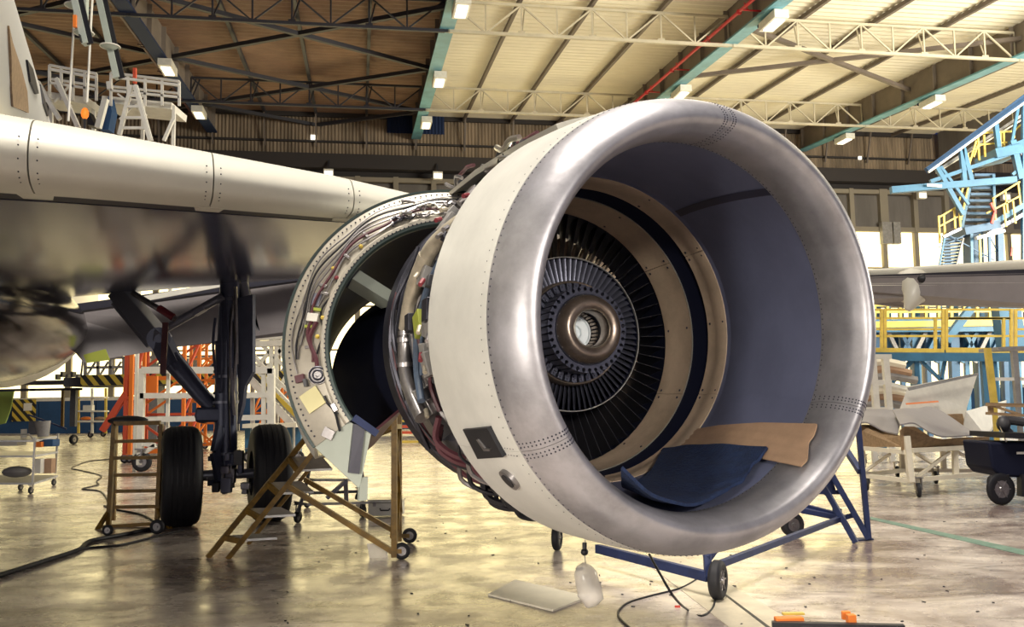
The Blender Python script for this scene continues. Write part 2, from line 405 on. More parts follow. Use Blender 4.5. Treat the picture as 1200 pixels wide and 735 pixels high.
wbox('wall_core', 'wall_dark', XL, XB, z_e, z_top, WY + .1, WY + .3)
xs = []; x = gx[1]; step = (gx[2] - gx[1]) / 4
k = math.floor((XL - gx[1]) / step) + 1
while gx[1] + k * step < XB: xs.append(gx[1] + k * step); k += 1
xs = [XL] + xs + [XB]
for a, b in zip(xs[:-1], xs[1:]):
    if b - a < .3: continue
    dark = gx[2] - 1.9 < (a + b) / 2 < gx[2] + 1.9
    corr(a, b - .03, z_a, z_top, WY, 'wall_brown', 'cladding_sheet')
    corr(a, b - .03, z_b, z_a - .15, WY, 'wall_brown', 'cladding_sheet')
    MB().bar(hw(b, WY - .3, z_top - 2.4), hw(b, WY - 1.0, z_top - .3), .1).build('knee_strut', 'steel_taupe', wall, smooth=0)
corr(gx[2] - 1.9, gx[2] + 1.9, z_a + .6, z_top, WY - .25, 'girder_navy', 'cladding_sheet', 'dark blue corrugated sheet behind the girder end')
wbox('rail', 'wall_dark', XL, XB, z_c, z_b, WY - .9, WY)
wbox('rail', 'wall_dark', XL, XR, z_a - .12, z_a, WY - .15, WY)
wbox('rail', 'mullion', XL, XB, z_c - .75, z_c - .45, WY - .45, WY)
wbox('rail', 'wall_dark', XL, XR, z_top - .35, z_top, WY - .25, WY)
# columns every pane, recessed brown panels above, glazed panes below
pw = (HY(1035, 300, WY).x - HY(1072, 300, WY).x) * -1
x0 = HY(1035, 300, WY).x; k = math.floor((XL - x0) / pw) + 1; cols = []
while x0 + k * pw < XB: cols.append((x0 + k * pw, k)); k += 1
for x, k in cols:
    wd2 = .62 if k % 4 == 0 else .34
    wbox('mullion', 'mullion', x - wd2 / 2, x + wd2 / 2, z_e - .2, z_c - .4, WY - .5, WY)
    wbox('mullion', 'mullion', x - .16, x + .16, .0, z_e, WY - .35, WY)
    xb = min(x + pw, XB)
    wbox('cladding_panel', 'wall_grey', x + .17, xb - .17, z_e + .15, z_c - .8, WY - .1, WY + .05)
    for j in range(4):
        za = z_blue + .2 + (z_e - .2 - z_blue) * j / 4; zb = z_blue + .2 + (z_e - .2 - z_blue) * (j + 1) / 4
        wbox('pane', 'pane', x + .17, xb - .17, za + .03, zb - .03, WY - .05, WY + .02)
wbox('transom', 'mullion', XL, XB, z_e - .2, z_e + .12, WY - .45, WY)
for j in range(1, 4): z = z_blue + .2 + (z_e - .2 - z_blue) * j / 4; wbox('transom', 'mullion', XL, XB, z - .05, z + .05, WY - .3, WY)
for a, b in zip(xs[:-1], xs[1:]):
    if b - a > .3: wbox('dado_panel', 'wall_blue', a, b - .04, 0, z_blue, WY - .6, WY - .3)
wbox('rail', 'white', XL, XB, z_blue, z_blue + .2, WY - .6, WY - .2)
# grey boxes on the mullion beside the blue dock
for px in (1033, 1043): p = HY(px, 277, WY); wbox('mullion_box', 'grey', p.x - .35 + (.1 if px > 1040 else -.1), p.x + .3, HY(px, 288, WY).z, HY(px, 263, WY).z, WY - .9, WY - .5, 'pale metal cover beside the door post')
# small square lights on the wall
for px, py, sz, lb in ((367, 162, .3, 'small square white light on the upper wall left of the blue girder'), (599, 170, .3, 'small square white light on the upper wall beside the engine top'), (1006, 186, .22, 'small square white light on the wall right of the engine')):
    p = HY(px, py, WY); MB().box(hw(p.x, WY - .2, p.z), (sz, .12, sz), HR).build('wall_light', 'lamp_glow', label=lb, cat='light', smooth=0, group='small square lights on the upper wall')
for px, py, lb in ((385, 203, 'white twin floodlight under the wall rail above the wing'), (513, 206, 'white twin floodlight under the wall rail left of the engine'), (1080, 229, 'white twin floodlight behind the blue dock boom'), (1178, 231, 'white twin floodlight beside the blue dock tower')):
    p = HY(px, py, WY - 1.5); t = thing('floodlight', lb, 'lamp', hw(p.x, WY - 1.5, p.z), group='floodlights along the back wall')
    MB().box(hw(p.x, WY - 1.5, p.z), (.62, .3, .5), HR).build('housing', 'white', t, smooth=0)
    MB().box(hw(p.x, WY - 1.67, p.z - .05), (.5, .04, .3), HR).build('lens', 'lamp_glow', t, smooth=0)
    MB().bar(hw(p.x, WY - 1.4, p.z + .25), hw(p.x, WY - 1.0, p.z + .9), .1).build('bracket', 'steel_dark', t, smooth=0)
# right side wall
wr = MB(); wr.prism([hw(XR, 10, z_c), hw(XR, WY - .9, z_c), hw(XR, WY - .9, ZW), hw(XR, 10, zr(10))], HR @ Vector((.3, 0, 0)))
wr.build('wall_right', 'wall_grey', kind='structure', smooth=0)
wl = MB(); wl.prism([hw(XL - .3, 12, 0), hw(XL - .3, WY, 0), hw(XL - .3, WY, ZW), hw(XL - .3, 12, zr(12))], HR @ Vector((.3, 0, 0)))
wl.build('wall_left', 'wall_grey', kind='structure', smooth=0)
# painted floor strips
def strip(pts, m, name='trim_1', h=.004, label=None):
    b = MB(); V = [Vector((p.x, p.y, h)) for p in pts]; b.prism(V, (0, 0, -h + .0005)); return b.build(name, m, kind='structure', smooth=0)
strip([G(1020, 606), G(1200, 645), G(1200, 651), G(1020, 609)], 'floor_line_green', 'trim_1')
strip([G(748, 653), G(800, 653), G(948, 740), G(860, 740)], 'floor_line_cream', 'trim_2')
strip([G(838, 690), G(841, 690), G(908, 740), G(903, 740)], 'black', 'trim_3', .006)
# ------------------------------------------------------------------ jet engine
AZ, EL = 0.38940, 0.12401; PC = Vector((.8497, 3.9549, .0563)); OFFU, OFFV = .0428, -.0998; DT, DE = .0646, -.0619
def frm(az, el):
    a = Vector((sin(az) * cos(el), -cos(az) * cos(el), sin(el))); u = a.cross(Vector((0, 0, 1))).normalized(); v = u.cross(a); return a, u, v
def m3(c0, c1, c2): return Matrix(((c0[0], c1[0], c2[0]), (c0[1], c1[1], c2[1]), (c0[2], c1[2], c2[2])))
a_, u_, v_ = frm(AZ, EL); Ec = m3(-u_, -a_, v_)
EM = (Matrix.Translation(CAMP + RC @ PC) @ (RC @ Ec).to_4x4())
af, uf, vf = frm(AZ + DT, EL + DE); Fc = m3(-uf, -af, vf)
FR = Matrix.Translation(Vector((-OFFU, 0, OFFV))) @ (Ec.transposed() @ Fc).to_4x4()      # intake frame inside the engine frame
ff = lambda p: FR @ p
eng = thing('jet_engine', 'large jet engine with open intake, bare fan stage and polished lip, hanging under the wing', 'engine', m4=EM)
def E(mb, name, m, par=eng, **k): return mb.build(name, m, par, local=True, **k)
outer = spl2([(.06, .987), (0, .973), (-.06, .947), (-.105, .910), (-.128, .872), (-.118, .846), (-.08, .826), (-.03, .810), (.05, .804), (.14, .816)], 6)
lipprof = outer + [(.14, .826), (.05, .815), (-.02, .83), (-.08, .86), (-.09, .88), (-.06, .91), (0, .945), (.06, .972)]
SPL = [rad(84), rad(-27), rad(-150)]
def seg(ang, i): a = ang[i]; b = ang[i - 1] if i else ang[-1] + 2 * pi; return (a, b)
angs = [(rad(-27), rad(84)), (rad(84), rad(210)), (rad(-150), rad(-27))]
for a, b in angs:
    lip = E(MB().lathe(lipprof, a + .0012, b - .0012, 44, True, ff), 'intake_lip', 'lip_metal')
    rv = MB()                                         # rivets round the seam, the throat and along the splices
    n = int((b - a) / .030)
    for i in range(n):
        t = a + (b - a) * (i + .5) / n
        for (s, r, sg) in ((.048, .985, 1), (.128, .814, -1)):
            rv.dome(ff(Vector((r * cos(t), s, r * sin(t)))), (FR.to_3x3() @ Vector((cos(t) * sg, 0, sin(t) * sg))), .0042, .0016)
    for q in range(2, len(outer) - 2, 2):
        s, r = outer[q]; s1, r1 = outer[q + 1]; s0, r0 = outer[q - 1]; nn = Vector((-(r1 - r0), (s1 - s0))); nn = Vector((s1 - s0, r1 - r0)); nr = nn.x; ns = -nn.y
        for d in (.018, .034):
            for (aa, sg) in ((a, 1), (b, -1)):
                t = aa + sg * d; nv = Vector((cos(t) * nr, ns, sin(t) * nr)).normalized()
                if s > .0 and r < .9 or True:
                    nv = -nv if nv.dot(Vector((cos(t) * (r - .88), s - .02, sin(t) * (r - .88)))) < 0 else nv
                    rv.dome(ff(Vector((r * cos(t), s, r * sin(t)))), FR.to_3x3() @ nv, .0042, .0016)
    E(rv, 'rivets', 'rivet', lip, kind='stuff', smooth=0)
cowlp = spl2([(.064, .988), (.15, .995), (.3, 1.004), (.45, 1.009), (.63, 1.012)], 4)
cowlprof = cowlp + [(.63, .985), (.45, .985), (.3, .98), (.15, .97), (.064, .965)]
for a, b in angs:
    off = rad(14) if a < -2 else 0
    cw = E(MB().lathe(cowlprof, a + .001, b - .001, 44, True, ff), 'cowl_skin', 'cowl_paint')
    rv = MB()
    for i in range(22):
        s = .09 + .52 * i / 21; r = 1.0 - (s < .2) * .004 + .008 * min(1, s / .6)
        for aa, sg in ((a, 1), (b, -1)):
            t = aa + sg * .016; rv.dome(ff(Vector((r * cos(t) * 1.002, s, r * sin(t) * 1.002))), FR.to_3x3() @ Vector((cos(t), 0, sin(t))), .003, .001)
    for i in range(int((b - a) / .045)):
        t = a + .02 + .045 * i; rv.dome(ff(Vector((.9935 * cos(t), .10, .9935 * sin(t)))), FR.to_3x3() @ Vector((cos(t), 0, sin(t))), .003, .001)
    E(rv, 'rivets', 'rivet', cw, kind='stuff', smooth=0)
# dark scoop panel, round port and placards on the cowl, all following its curve
def patch(s0, s1, t0, t1, r, th, n=8):
    return MB().lathe([(s0, r), (s1, r), (s1, r - th), (s0, r - th)], t0, t1, n, True, ff)
# pixel -> (s, theta) on the intake cowl
FW = EM @ FR; FWi = FW.inverted()
def oncowl(px, py, r=1.005):
    o = FWi @ CAMP; d = FWi.to_3x3() @ ray(px, py); A = d.x ** 2 + d.z ** 2; Bq = 2 * (o.x * d.x + o.z * d.z); Cq = o.x ** 2 + o.z ** 2 - r * r
    D = Bq * Bq - 4 * A * Cq
    if D < 0: return None
    t = (-Bq - math.sqrt(D)) / (2 * A); p = o + d * t; return p.y, math.atan2(p.z, p.x)
def cowlpoly(pts, r, th, name, m, par):
    P = [oncowl(*p) for p in pts]; V = [ff(Vector((r * cos(t), s, r * sin(t)))) for s, t in P]; W = [ff(Vector(((r - th) * cos(t), s, (r - th) * sin(t)))) for s, t in P]
    n = len(V); return E(MB().add(V + W, [tuple(range(n))] + [tuple(range(2 * n - 1, n - 1, -1))] + [(i, (i + 1) % n, n + (i + 1) % n, n + i) for i in range(n)]), name, m, par, smooth=0)
sp = cowlpoly([(545, 502), (574, 500), (592, 534), (562, 536)], 1.018, .03, 'scoop_panel', 'black', eng)
cowlpoly([(562, 513), (564, 513), (572, 523), (578, 524), (578, 526), (571, 526)], 1.024, .012, 'scoop_lip', 'steel', sp)
q = oncowl(598, 561)
pc = ff(Vector((1.008 * cos(q[1]), q[0], 1.008 * sin(q[1])))); pn = FR.to_3x3() @ Vector((cos(q[1]), 0, sin(q[1])))
pt = E(MB().cyl(pc - pn * .02, pc + pn * .012, .052, 24), 'drain_port', 'steel'); E(MB().cyl(pc, pc + pn * .016, .034, 24), 'port_cover', 'black', pt)
# acoustic liner: from the intake frame to the fan frame
def linerpt(w):
    def fn(p): return (FR @ p) * (1 - w) + p * w
    return fn
def liner(a, b, m, name, r_in=0, n=30):
    V = []; F = []; K = 8
    for lay in (0, .012):
        for i in range(n + 1):
            t = a + (b - a) * i / n
            for k in range(K + 1):
                w = k / K; r1 = .817 - r_in + lay; r2 = .824 - r_in + lay; s = .14 + (1.0 - .14) * w
                V.append((FR @ Vector((r1 * cos(t), s, r1 * sin(t)))) * (1 - w) + Vector((r2 * cos(t), s, r2 * sin(t))) * w)
    S = (n + 1) * (K + 1)
    for i in range(n):
        for k in range(K):
            q = i * (K + 1) + k; F += [(q, q + 1, q + K + 2, q + K + 1), (S + q, S + q + K + 1, S + q + K + 2, S + q + 1)]
    return E(MB().add(V, F), name, m)
for a, b in ((-27, 49), (51.5, 130), (130, 210), (210, 333)): liner(rad(a) + .001, rad(b) - .001, 'liner', 'acoustic_liner')
liner(rad(48.6), rad(51.9), 'liner_dark', 'liner_strip', .003, 3)
E(MB().lathe([(.985, .826), (1.032, .822), (1.032, .85), (.985, .85)], n=96, loop=True), 'liner_flange', 'liner')
# fan case rings
for k in range(6):
    a = rad(38 - 6 + 60 * k); b = a + rad(60)
    for nm, pr in (('front_fan_case_segment', [(1.032, .818), (1.05, .812), (1.115, .806), (1.125, .809), (1.186, .798), (1.186, .85), (1.032, .85)]), ('rear_fan_case_segment', [(1.335, .784), (1.40, .778), (1.50, .769), (1.512, .765), (1.588, .757), (1.588, .84), (1.335, .84)])):
        o = E(MB().lathe(pr, a + .0025, b - .0025, 16, True), nm, 'tan'); rv = MB()
        s0, s1 = pr[0][0], pr[4][0]; r0, r1 = pr[0][1], pr[4][1]
        for t in (a + .03, b - .03, (a + b) / 2):
            for f in (.15, .85):
                s = s0 + (s1 - s0) * f; r = r0 + (r1 - r0) * f - .002; rv.dome((r * cos(t), s, r * sin(t)), (-cos(t), 0, -sin(t)), .008, .003)
        E(rv, 'bolts', 'rivet', o, kind='stuff', smooth=0)
E(MB().lathe([(1.186, .812), (1.335, .789), (1.335, .85), (1.186, .85)], n=96, loop=True), 'fan_rub_strip', 'navy')
E(MB().lathe([(1.331, .785), (1.3345, .783), (1.3345, .789), (1.331, .789)], n=120, loop=True), 'case_edge', 'bright_metal')
E(MB().lathe([(1.588, .762), (2.05, .775), (2.05, .80), (1.588, .80)], n=96, loop=True), 'bypass_wall', 'navy')
# outlet guide vanes
NV = 68
def vane_mb(r0, r1, s0, c, th, st0, st1, cam=.12):
    b = MB(); K = 6; rows = 5; V = []; F = []
    for j in range(rows):
        w = j / (rows - 1); r = r0 + (r1 - r0) * w; st = st0 + (st1 - st0) * w; L = []; U = []
        for k in range(K):
            x = k / (K - 1); y0 = s0 + c * x; off = cam * c * (4 * x * (1 - x)) * .5 + (x) * math.tan(st) * c; tt = th * (.25 + 1.2 * math.sqrt(x) * (1 - x))
            L.append(Vector((r, y0, off - tt))); U.append(Vector((r, y0, off + tt)))
        V += L + U[::-1]
    n = 2 * K
    for j in range(rows - 1):
        for k in range(n): F.append((j * n + k, j * n + (k + 1) % n, (j + 1) * n + (k + 1) % n, (j + 1) * n + k))
    return b.add(V, F + [tuple(range(n)), tuple((rows - 1) * n + k for k in range(n - 1, -1, -1))])
def ring_of(mb, name, m, count, par=eng, a0=0):
    o = E(mb, name, m, par, smooth=50); out = [o]
    for k in range(1, count):
        c = o.copy(); COL.objects.link(c); c.parent = par; c.matrix_local = Matrix.Rotation(-2 * pi * k / count + a0, 4, 'Y'); out.append(c)
    return out
ring_of(vane_mb(.455, .775, 1.60, .26, .0045, rad(-22), rad(-14)), 'outlet_guide_vane', 'vane', NV)
# panels behind the vanes and the core cowl
NS = 68
blk = MB().lathe([(1.72, .465), (1.76, .465), (1.76, .64), (1.72, .64)], -.088, -.022, 3, True)
ring_of(blk, 'bypass_duct_panel', 'tan', NS)
E(MB().lathe([(1.372, .4405), (1.378, .4435), (1.60, .462), (1.95, .47), (2.3, .50), (2.3, .46), (1.6, .44), (1.40, .4365)], n=96, loop=True), 'splitter_cowl', 'navy')
E(MB().lathe([(1.366, .4385), (1.366, .4425), (1.376, .4450), (1.385, .440), (1.376, .4365)], n=120, loop=True), 'splitter_lip', 'bright_metal')
ring_of(vane_mb(.295, .437, 1.385, .10, .0035, rad(35), rad(25), .2), 'inlet_guide_vane', 'vane_blue', 76)
E(MB().lathe([(1.50, .25), (1.50, .44)], n=72), 'compressor_disc', 'navy')
E(MB().lathe([(1.325, .283), (1.322, .291), (1.335, .298), (1.42, .302), (1.42, .28)], n=96, loop=True), 'fan_root_ring', 'hub_metal', label='thin bronze ring inside the small vanes')
E(MB().lathe([(1.30, .236), (1.36, .240), (1.36, .284), (1.42, .284)], n=72), 'seal_ring', 'vane_blue')
lug = MB().box((.262, 1.335, 0), (.036, .05, .030)); lug.box((.247, 1.325, 0), (.018, .05, .018)); lug.dome((.266, 1.309, 0), (0, -1, 0), .006, .004)
ring_of(lug, 'retainer_lug', 'vane_blue', 38)
# slotted disc: one tooth per slot
tooth = MB(); w = 2 * pi / 38
def P2(r, t, s): return Vector((r * cos(t), s, r * sin(t)))
for s0, s1 in ((1.16, 1.30),):
    pr = [(.194, -.5), (.194, .5), (.211, .5), (.215, .30), (.222, .20), (.229, .27), (.234, .40), (.239, .40), (.239, -.40), (.234, -.40), (.229, -.27), (.222, -.20), (.215, -.30), (.211, -.5)]
    tooth.prism([P2(r, t * w, s0) for r, t in pr], (0, s1 - s0, 0))
ring_of(tooth, 'disc_tooth', 'vane_blue', 38)
E(MB().lathe([(1.155, .190), (1.150, .196), (1.17, .200), (1.3, .2), (1.3, .17)], n=96, loop=True), 'fan_disc', 'vane_blue')
hub = E(MB().lathe(spl2([(1.165, .192), (1.13, .187), (1.10, .172), (1.083, .148), (1.088, .122), (1.105, .106), (1.14, .098), (1.19, .098)], 5), n=72), 'spinner_flange', 'hub_metal', label='worn bronze rounded flange at the hub centre')
E(MB().lathe([(1.10, .1065), (1.098, .1035), (1.104, .1015)], n=72), 'flange_edge', 'bright_metal', hub)
rv = MB()
for k in range(38):
    t = 2 * pi * k / 38 + .03
    if k % 2 == 0: rv.dome((.188 * cos(t), 1.145, .188 * sin(t)), (0, -1, 0), .0045, .003)
E(rv, 'bolts', 'bright_metal', hub, kind='stuff')
E(MB().lathe([(1.19, .098), (1.21, .112), (1.36, .112), (1.36, .06)], n=64), 'shaft_bore', 'navy')
E(MB().lathe([(1.33, .0), (1.33, .036), (1.315, .040), (1.315, .048), (1.33, .052), (1.325, .088), (1.312, .091), (1.312, .098), (1.34, .10)], n=64), 'shaft_plug', 'light_disc', label='pale blue-grey plug at the bottom of the shaft bore')
nut = MB().cyl((.103, 1.27, 0), (.103, 1.245, 0), .0055, 6); nut.cyl((.108, 1.25, 0), (.103, 1.30, 0), .0080, 6)
ring_of(nut, 'bore_nut', 'hub_metal', 30)
E(MB().lathe([(1.45, .20), (1.5, .3), (2.2, .42), (3.2, .40), (4.0, .30), (4.0, .0)], n=48), 'core', 'case_metal')
# outside of the fan case
case = E(MB().lathe([(.60, .94), (.66, .955), (.70, .93), (1.0, .915), (1.02, .95), (1.05, .95), (1.07, .91), (1.4, .90), (1.42, .94), (1.46, .94), (1.48, .89), (1.9, .88), (1.92, .92), (2.05, .92), (2.05, .80)], n=96), 'fan_case', 'case_metal')
def C(t, s, r): t = rad(t); return Vector((r * cos(t), s, r * sin(t)))
rnd = random.Random(5)
def EPX(px, py, Y): return EM.inverted() @ R(px, py, Y)
# big cream air duct down the left side of the case
du = E(MB().tube(spline([EPX(546, 256, 4.45), EPX(527, 270, 4.5), EPX(507, 290, 4.6), EPX(492, 318, 4.7), EPX(482, 350, 4.8), EPX(476, 385, 4.9)], 6), .042, 14), 'air_duct', 'pipe_cream')
E(MB().tube([EPX(500, 300, 4.64), EPX(497, 307, 4.66)], .045, 14), 'duct_clamp', 'pipe_cream', du)
d2 = E(MB().tube(spline([EPX(476, 385, 4.9), EPX(474, 410, 4.9), EPX(476, 440, 4.86), EPX(483, 465, 4.8), EPX(494, 490, 4.7)], 6), .037, 14), 'air_duct', 'steel', label='bare steel lower length of the air duct')
for xx_, yy_ in ((476, 388), (475, 396), (475, 425), (480, 452)): E(MB().tube([EPX(xx_, yy_, 4.88), EPX(xx_ + .2, yy_ + 5, 4.88)], .046, 12), 'duct_clamp', 'steel', d2)
E(MB().tube(spline([EPX(530, 285, 4.4), EPX(512, 315, 4.5), EPX(498, 350, 4.6), EPX(489, 395, 4.7), EPX(489, 435, 4.7), EPX(494, 470, 4.6)], 6), .02, 10), 'harness', 'hose_blue', label='blue sleeved wiring harness')
E(MB().tube(spline([EPX(533, 290, 4.35), EPX(515, 325, 4.45), EPX(502, 360, 4.55), EPX(494, 400, 4.6), EPX(494, 440, 4.6)], 6), .010, 8), 'hose', 'hose_blue')
for k in range(26):
    t0 = rnd.uniform(140, 205); ln = rnd.uniform(15, 50); s = rnd.uniform(.68, 1.9); r = .93 + rnd.uniform(-.015, .02)
    pts = [C(t0 + ln * j / 4, s + rnd.uniform(-.04, .04), r + rnd.uniform(-.01, .02)) for j in range(5)]
    E(MB().tube(spline(pts, 4), rnd.choice([.006, .008, .012, .016]), 6), 'fuel_line', rnd.choice(['steel', 'black', 'case_metal', 'maroon', 'black']))
for k in range(30):
    t = rnd.uniform(135, 232); s = rnd.uniform(.7, 1.35); sz = rnd.uniform(.03, .09)
    rot = Matrix.Rotation(-rad(t), 3, 'Y') @ Matrix.Rotation(rnd.uniform(-.4, .4), 3, 'X')
    bx = E(MB().box(C(t, s, .96), (rnd.uniform(.04, .10), sz * 1.2, sz * 1.5), rot), 'control_unit', rnd.choice(['grey', 'case_metal', 'steel', 'dark_grey', 'lime' if k % 9 == 0 else 'grey']), bevel=.004)
    if k % 2: E(MB().cyl(C(t, s, 1.0), C(t + 2, s - .03, 1.02), .012, 8), 'connector', rnd.choice(['steel', 'hose_red', 'pipe_cream']), bx)
# light metal housings seen just behind the cowl edge
for (t, s, m, a, b_) in ((197, .78, 'white', .16, .09), (206, .75, 'gear_light', .14, .10), (172, .74, 'white', .05, .12), (165, .72, 'lime', .02, .08), (180, .74, 'gear_light', .07, .05)):
    rot = Matrix.Rotation(-rad(t), 3, 'Y') @ Matrix.Rotation(.25, 3, 'X'); E(MB().box(C(t, s, .985), (.05, b_, a), rot), 'control_unit', m, bevel=.006, label='pale metal control box beside the cowl edge')
# gearbox cover along the bottom of the case
gb = E(MB().lathe([(.70, 1.01), (1.25, 1.0), (1.30, .97), (1.30, .90), (.70, .90)], rad(214), rad(258), 20, True), 'gearbox_cover', 'grey_panel')
E(MB().lathe([(.74, 1.014), (.90, 1.014), (.90, 1.0), (.74, 1.0)], rad(216), rad(224), 5, True), 'cover_plate', 'gear_light', gb)
E(MB().lathe([(1.28, 1.006), (1.305, 1.006), (1.305, .98), (1.28, .98)], rad(236), rad(246), 6, True), 'cover_edge', 'orange', gb)
E(MB().lathe([(1.25, 1.0), (1.5, .97), (1.5, .9), (1.25, .9)], rad(205), rad(232), 10, True), 'oil_tank', 'steel')
for k in range(34):
    t = rnd.uniform(205, 258); s = rnd.uniform(.68, 1.25)
    E(MB().tube(spline([C(t, s, 1.0), C(t + 5, s + .05, 1.055), C(t + 10, s + .02, 1.045), C(t + 15, s, 1.0)], 4), rnd.choice([.008, .012, .018]), 6), 'drain_line', rnd.choice(['black', 'steel', 'maroon', 'black']))
# ------- thrust reverser half, swung open on its hinge
CU, CV, RO, RI, DTC, DEC = .442, -.017, 1.039, .773, -.266, .197
DTC *= .6; DEC *= .6
ac, uc, vc = frm(AZ + DTC, EL + DEC)
DR = Matrix.Translation(Vector((-CU, 2.1, CV))) @ (Ec.transposed() @ m3(-uc, -ac, vc)).to_4x4()
fd = lambda p: DR @ p
def D(mb, name, m, par=None, **k):
    return E(MB().add([DR @ p for p in mb.v], mb.f), name, m, par or eng, **k)
T0, T1 = rad(72), rad(214)
face = D(MB().lathe([(0, RO), (-.015, RO - .01), (-.10, RI + .055), (-.09, RI + .05), (.02, RO - .02)], T0, T1, 60, True), 'reverser_bulkhead', 'frame_beige', label='pale curved bulkhead of the open thrust reverser')
D(MB().lathe([(0, RO + .006), (.9, RO - .02), (1.3, RO - .12), (1.3, RO - .15), (.9, RO - .05), (0, RO - .01)], T0, T1, 50, True), 'reverser_skin', 'cowl_paint')
D(MB().lathe([(-.012, RO - .004), (-.012, RO + .012), (.012, RO + .012), (.012, RO - .004)], T0, T1, 60, True), 'outer_seal', 'frame_green')
D(MB().lathe([(-.11, RI), (-.125, RI + .012), (-.125, RI + .05), (-.11, RI + .058), (-.085, RI + .05), (-.085, RI)], T0, T1, 60, True), 'vee_ring', 'frame_green')
D(MB().lathe([(-.126, RI + .030), (-.128, RI + .031), (-.128, RI + .050), (-.12, RI + .058), (-.10, RI + .06)], T0, T1, 60), 'clamp_band', 'frame_beige')
D(MB().lathe([(-.09, RI), (-.09, RI + .02), (.5, RI + .06), (1.3, RI + .02), (1.3, RI - .01), (.5, RI + .03)], T0, rad(168), 50, True), 'duct_wall', 'navy')
D(MB().lathe([(.05, .44), (.35, .50), (.8, .62), (1.25, .72), (1.25, .70), (.8, .60), (.35, .48), (.05, .42)], rad(120), rad(226), 40, True), 'inner_barrel', 'navy')
D(MB().lathe([(.02, .415), (.02, .445), (.05, .445), (.05, .415)], rad(132), rad(226), 40, True), 'barrel_seal', 'maroon')
def Q(t, s, r): t = rad(t); return DR @ Vector((r * cos(t), s, r * sin(t)))
E(MB().bar(EPX(406, 322, 5.75), EPX(457, 354, 5.95), .17, .075), 'duct_strut', 'sage', label='pale strut across the open duct')
# lower bifurcation panels
E(MB().prism([Q(214, .0, RO), Q(214, -.1, RI + .03), Q(224, -.12, RI - .02), Q(233, -.05, 1.0), Q(234, 0, 1.03)], EM.to_3x3().inverted() @ (RC @ Vector((0, .02, 0))) + Vector((0, .06, 0))), 'lower_beam', 'sage', label='pale green lower beam of the thrust reverser')
E(MB().prism([Q(216, -.13, RI + .02), Q(220, -.135, RI - .02), Q(231, -.08, .97), Q(228, -.08, 1.0)], (0, .05, 0)), 'latch_plate', 'grey_panel')
E(MB().bar(Q(214, -.14, RI + .0), Q(226, -.12, RI - .04), .06, .04), 'latch_beam', 'stand_blue')
E(MB().prism([Q(226, .05, .44), Q(226, 1.25, .6), Q(224, 1.2, .82), Q(223, .0, .80)], (0, .0, -.02)), 'lower_duct_wall', 'maroon', label='reddish lower wall of the open duct')
E(MB().prism([Q(232, -.05, .98), Q(234, -.05, .95), Q(238, 0, 1.06), Q(236, 0, 1.09)], (0, .05, 0)), 'hinge_bracket', 'sage')
# details on the bulkhead face (s of the face at radius r)
def fs(r): return -.015 - .085 * (RO - .01 - r) / (RO - RI - .065) - .006
def FP(t, r, lift=.0): return Q(t, fs(r) - lift, r)
def facebox(px_t, r, w, h, dp, m, name, rot=0, **k):
    c = FP(px_t, r, dp / 2); z = (FP(px_t, r + .05) - FP(px_t, r - .05)).normalized(); x = (FP(px_t + 1, r) - FP(px_t - 1, r)).normalized(); y = x.cross(z).normalized()
    Rm = m3(x, y, z) @ Matrix.Rotation(rot, 3, 'Y'); return E(MB().box(c, (w, dp, h), Rm), name, m, face, bevel=.002, **k)
for off, mm, rr in ((.12, 'maroon', .010), (.145, 'steel', .006), (.165, 'steel', .006), (.185, 'black', .007), (.095, 'steel', .007), (.21, 'steel', .005)):
    pts = [FP(t, RI + off + .012 * sin(t * .21 + off * 40), rr + .004) for t in range(84, int(150 + off * 200), 5)]
    E(MB().tube(spline(pts, 2), rr, 6), 'hydraulic_line', mm, face)
for off, mm, rr, t0, t1 in ((.10, 'maroon', .014, 170, 190), (.115, 'maroon', .012, 168, 189), (.06, 'black', .007, 150, 184), (.17, 'steel', .005, 160, 186), (.185, 'steel', .005, 160, 186), (.07, 'black', .007, 200, 212), (.09, 'black', .008, 203, 216)):
    pts = [FP(t, RI + off + .018 * sin(t * .33 + off * 60), rr + .003) for t in range(t0, t1, 3)]
    E(MB().tube(spline(pts, 2), rr, 6), 'hydraulic_line', mm, face)
for t, off in ((155, .12), (158, .09), (140, .10), (128, .12), (116, .1), (172, .13), (180, .12), (165, .10)):
    facebox(t, RI + off, .018, .05, .02, 'lime' if t in (172, 165) else 'steel', 'clip')
for t, off in ((147, .12), (133, .08), (150, .07), (168, .06), (176, .075)):
    c = FP(t, RI + off, .012); E(MB().sphere(c, .014, n=8), 'connector', rnd.choice(['hose_red', 'steel', 'yellow_bright']), face)
facebox(168.5, RI + .115, .05, .07, .03, 'white', 'terminal_box')
facebox(161, RI + .13, .08, .06, .006, 'gear_light', 'data_plate')
facebox(191, RI + .19, .045, .055, .03, 'maroon', 'relay_block'); facebox(193.0, RI + .165, .045, .02, .035, 'dark_grey', 'relay_block')
facebox(199.5, RI + .155, .12, .12, .008, 'yellow_note', 'placard', .2, label='pale yellow placard on the bulkhead')
facebox(213, RI + .165, .07, .06, .006, 'steel', 'access_plate', .5); facebox(206, RI + .06, .05, .03, .03, 'steel', 'latch')
c0 = FP(191.5, RI + .09, .0); nrm = (FP(191.5, RI + .09, .1) - c0).normalized()
act = E(MB().cyl(c0, c0 + nrm * .02, .055, 24), 'actuator_flange', 'steel', face); xx = nrm.orthogonal().normalized(); zz = nrm.cross(xx)
for rr in (.050, .036, .024): E(MB().tube([c0 + nrm * .026 + (xx * cos(k * pi / 12) + zz * sin(k * pi / 12)) * rr for k in range(24)], .005, 6, True), 'flange_ring', 'black' if rr == .036 else 'bright_metal', act) if False else MB()
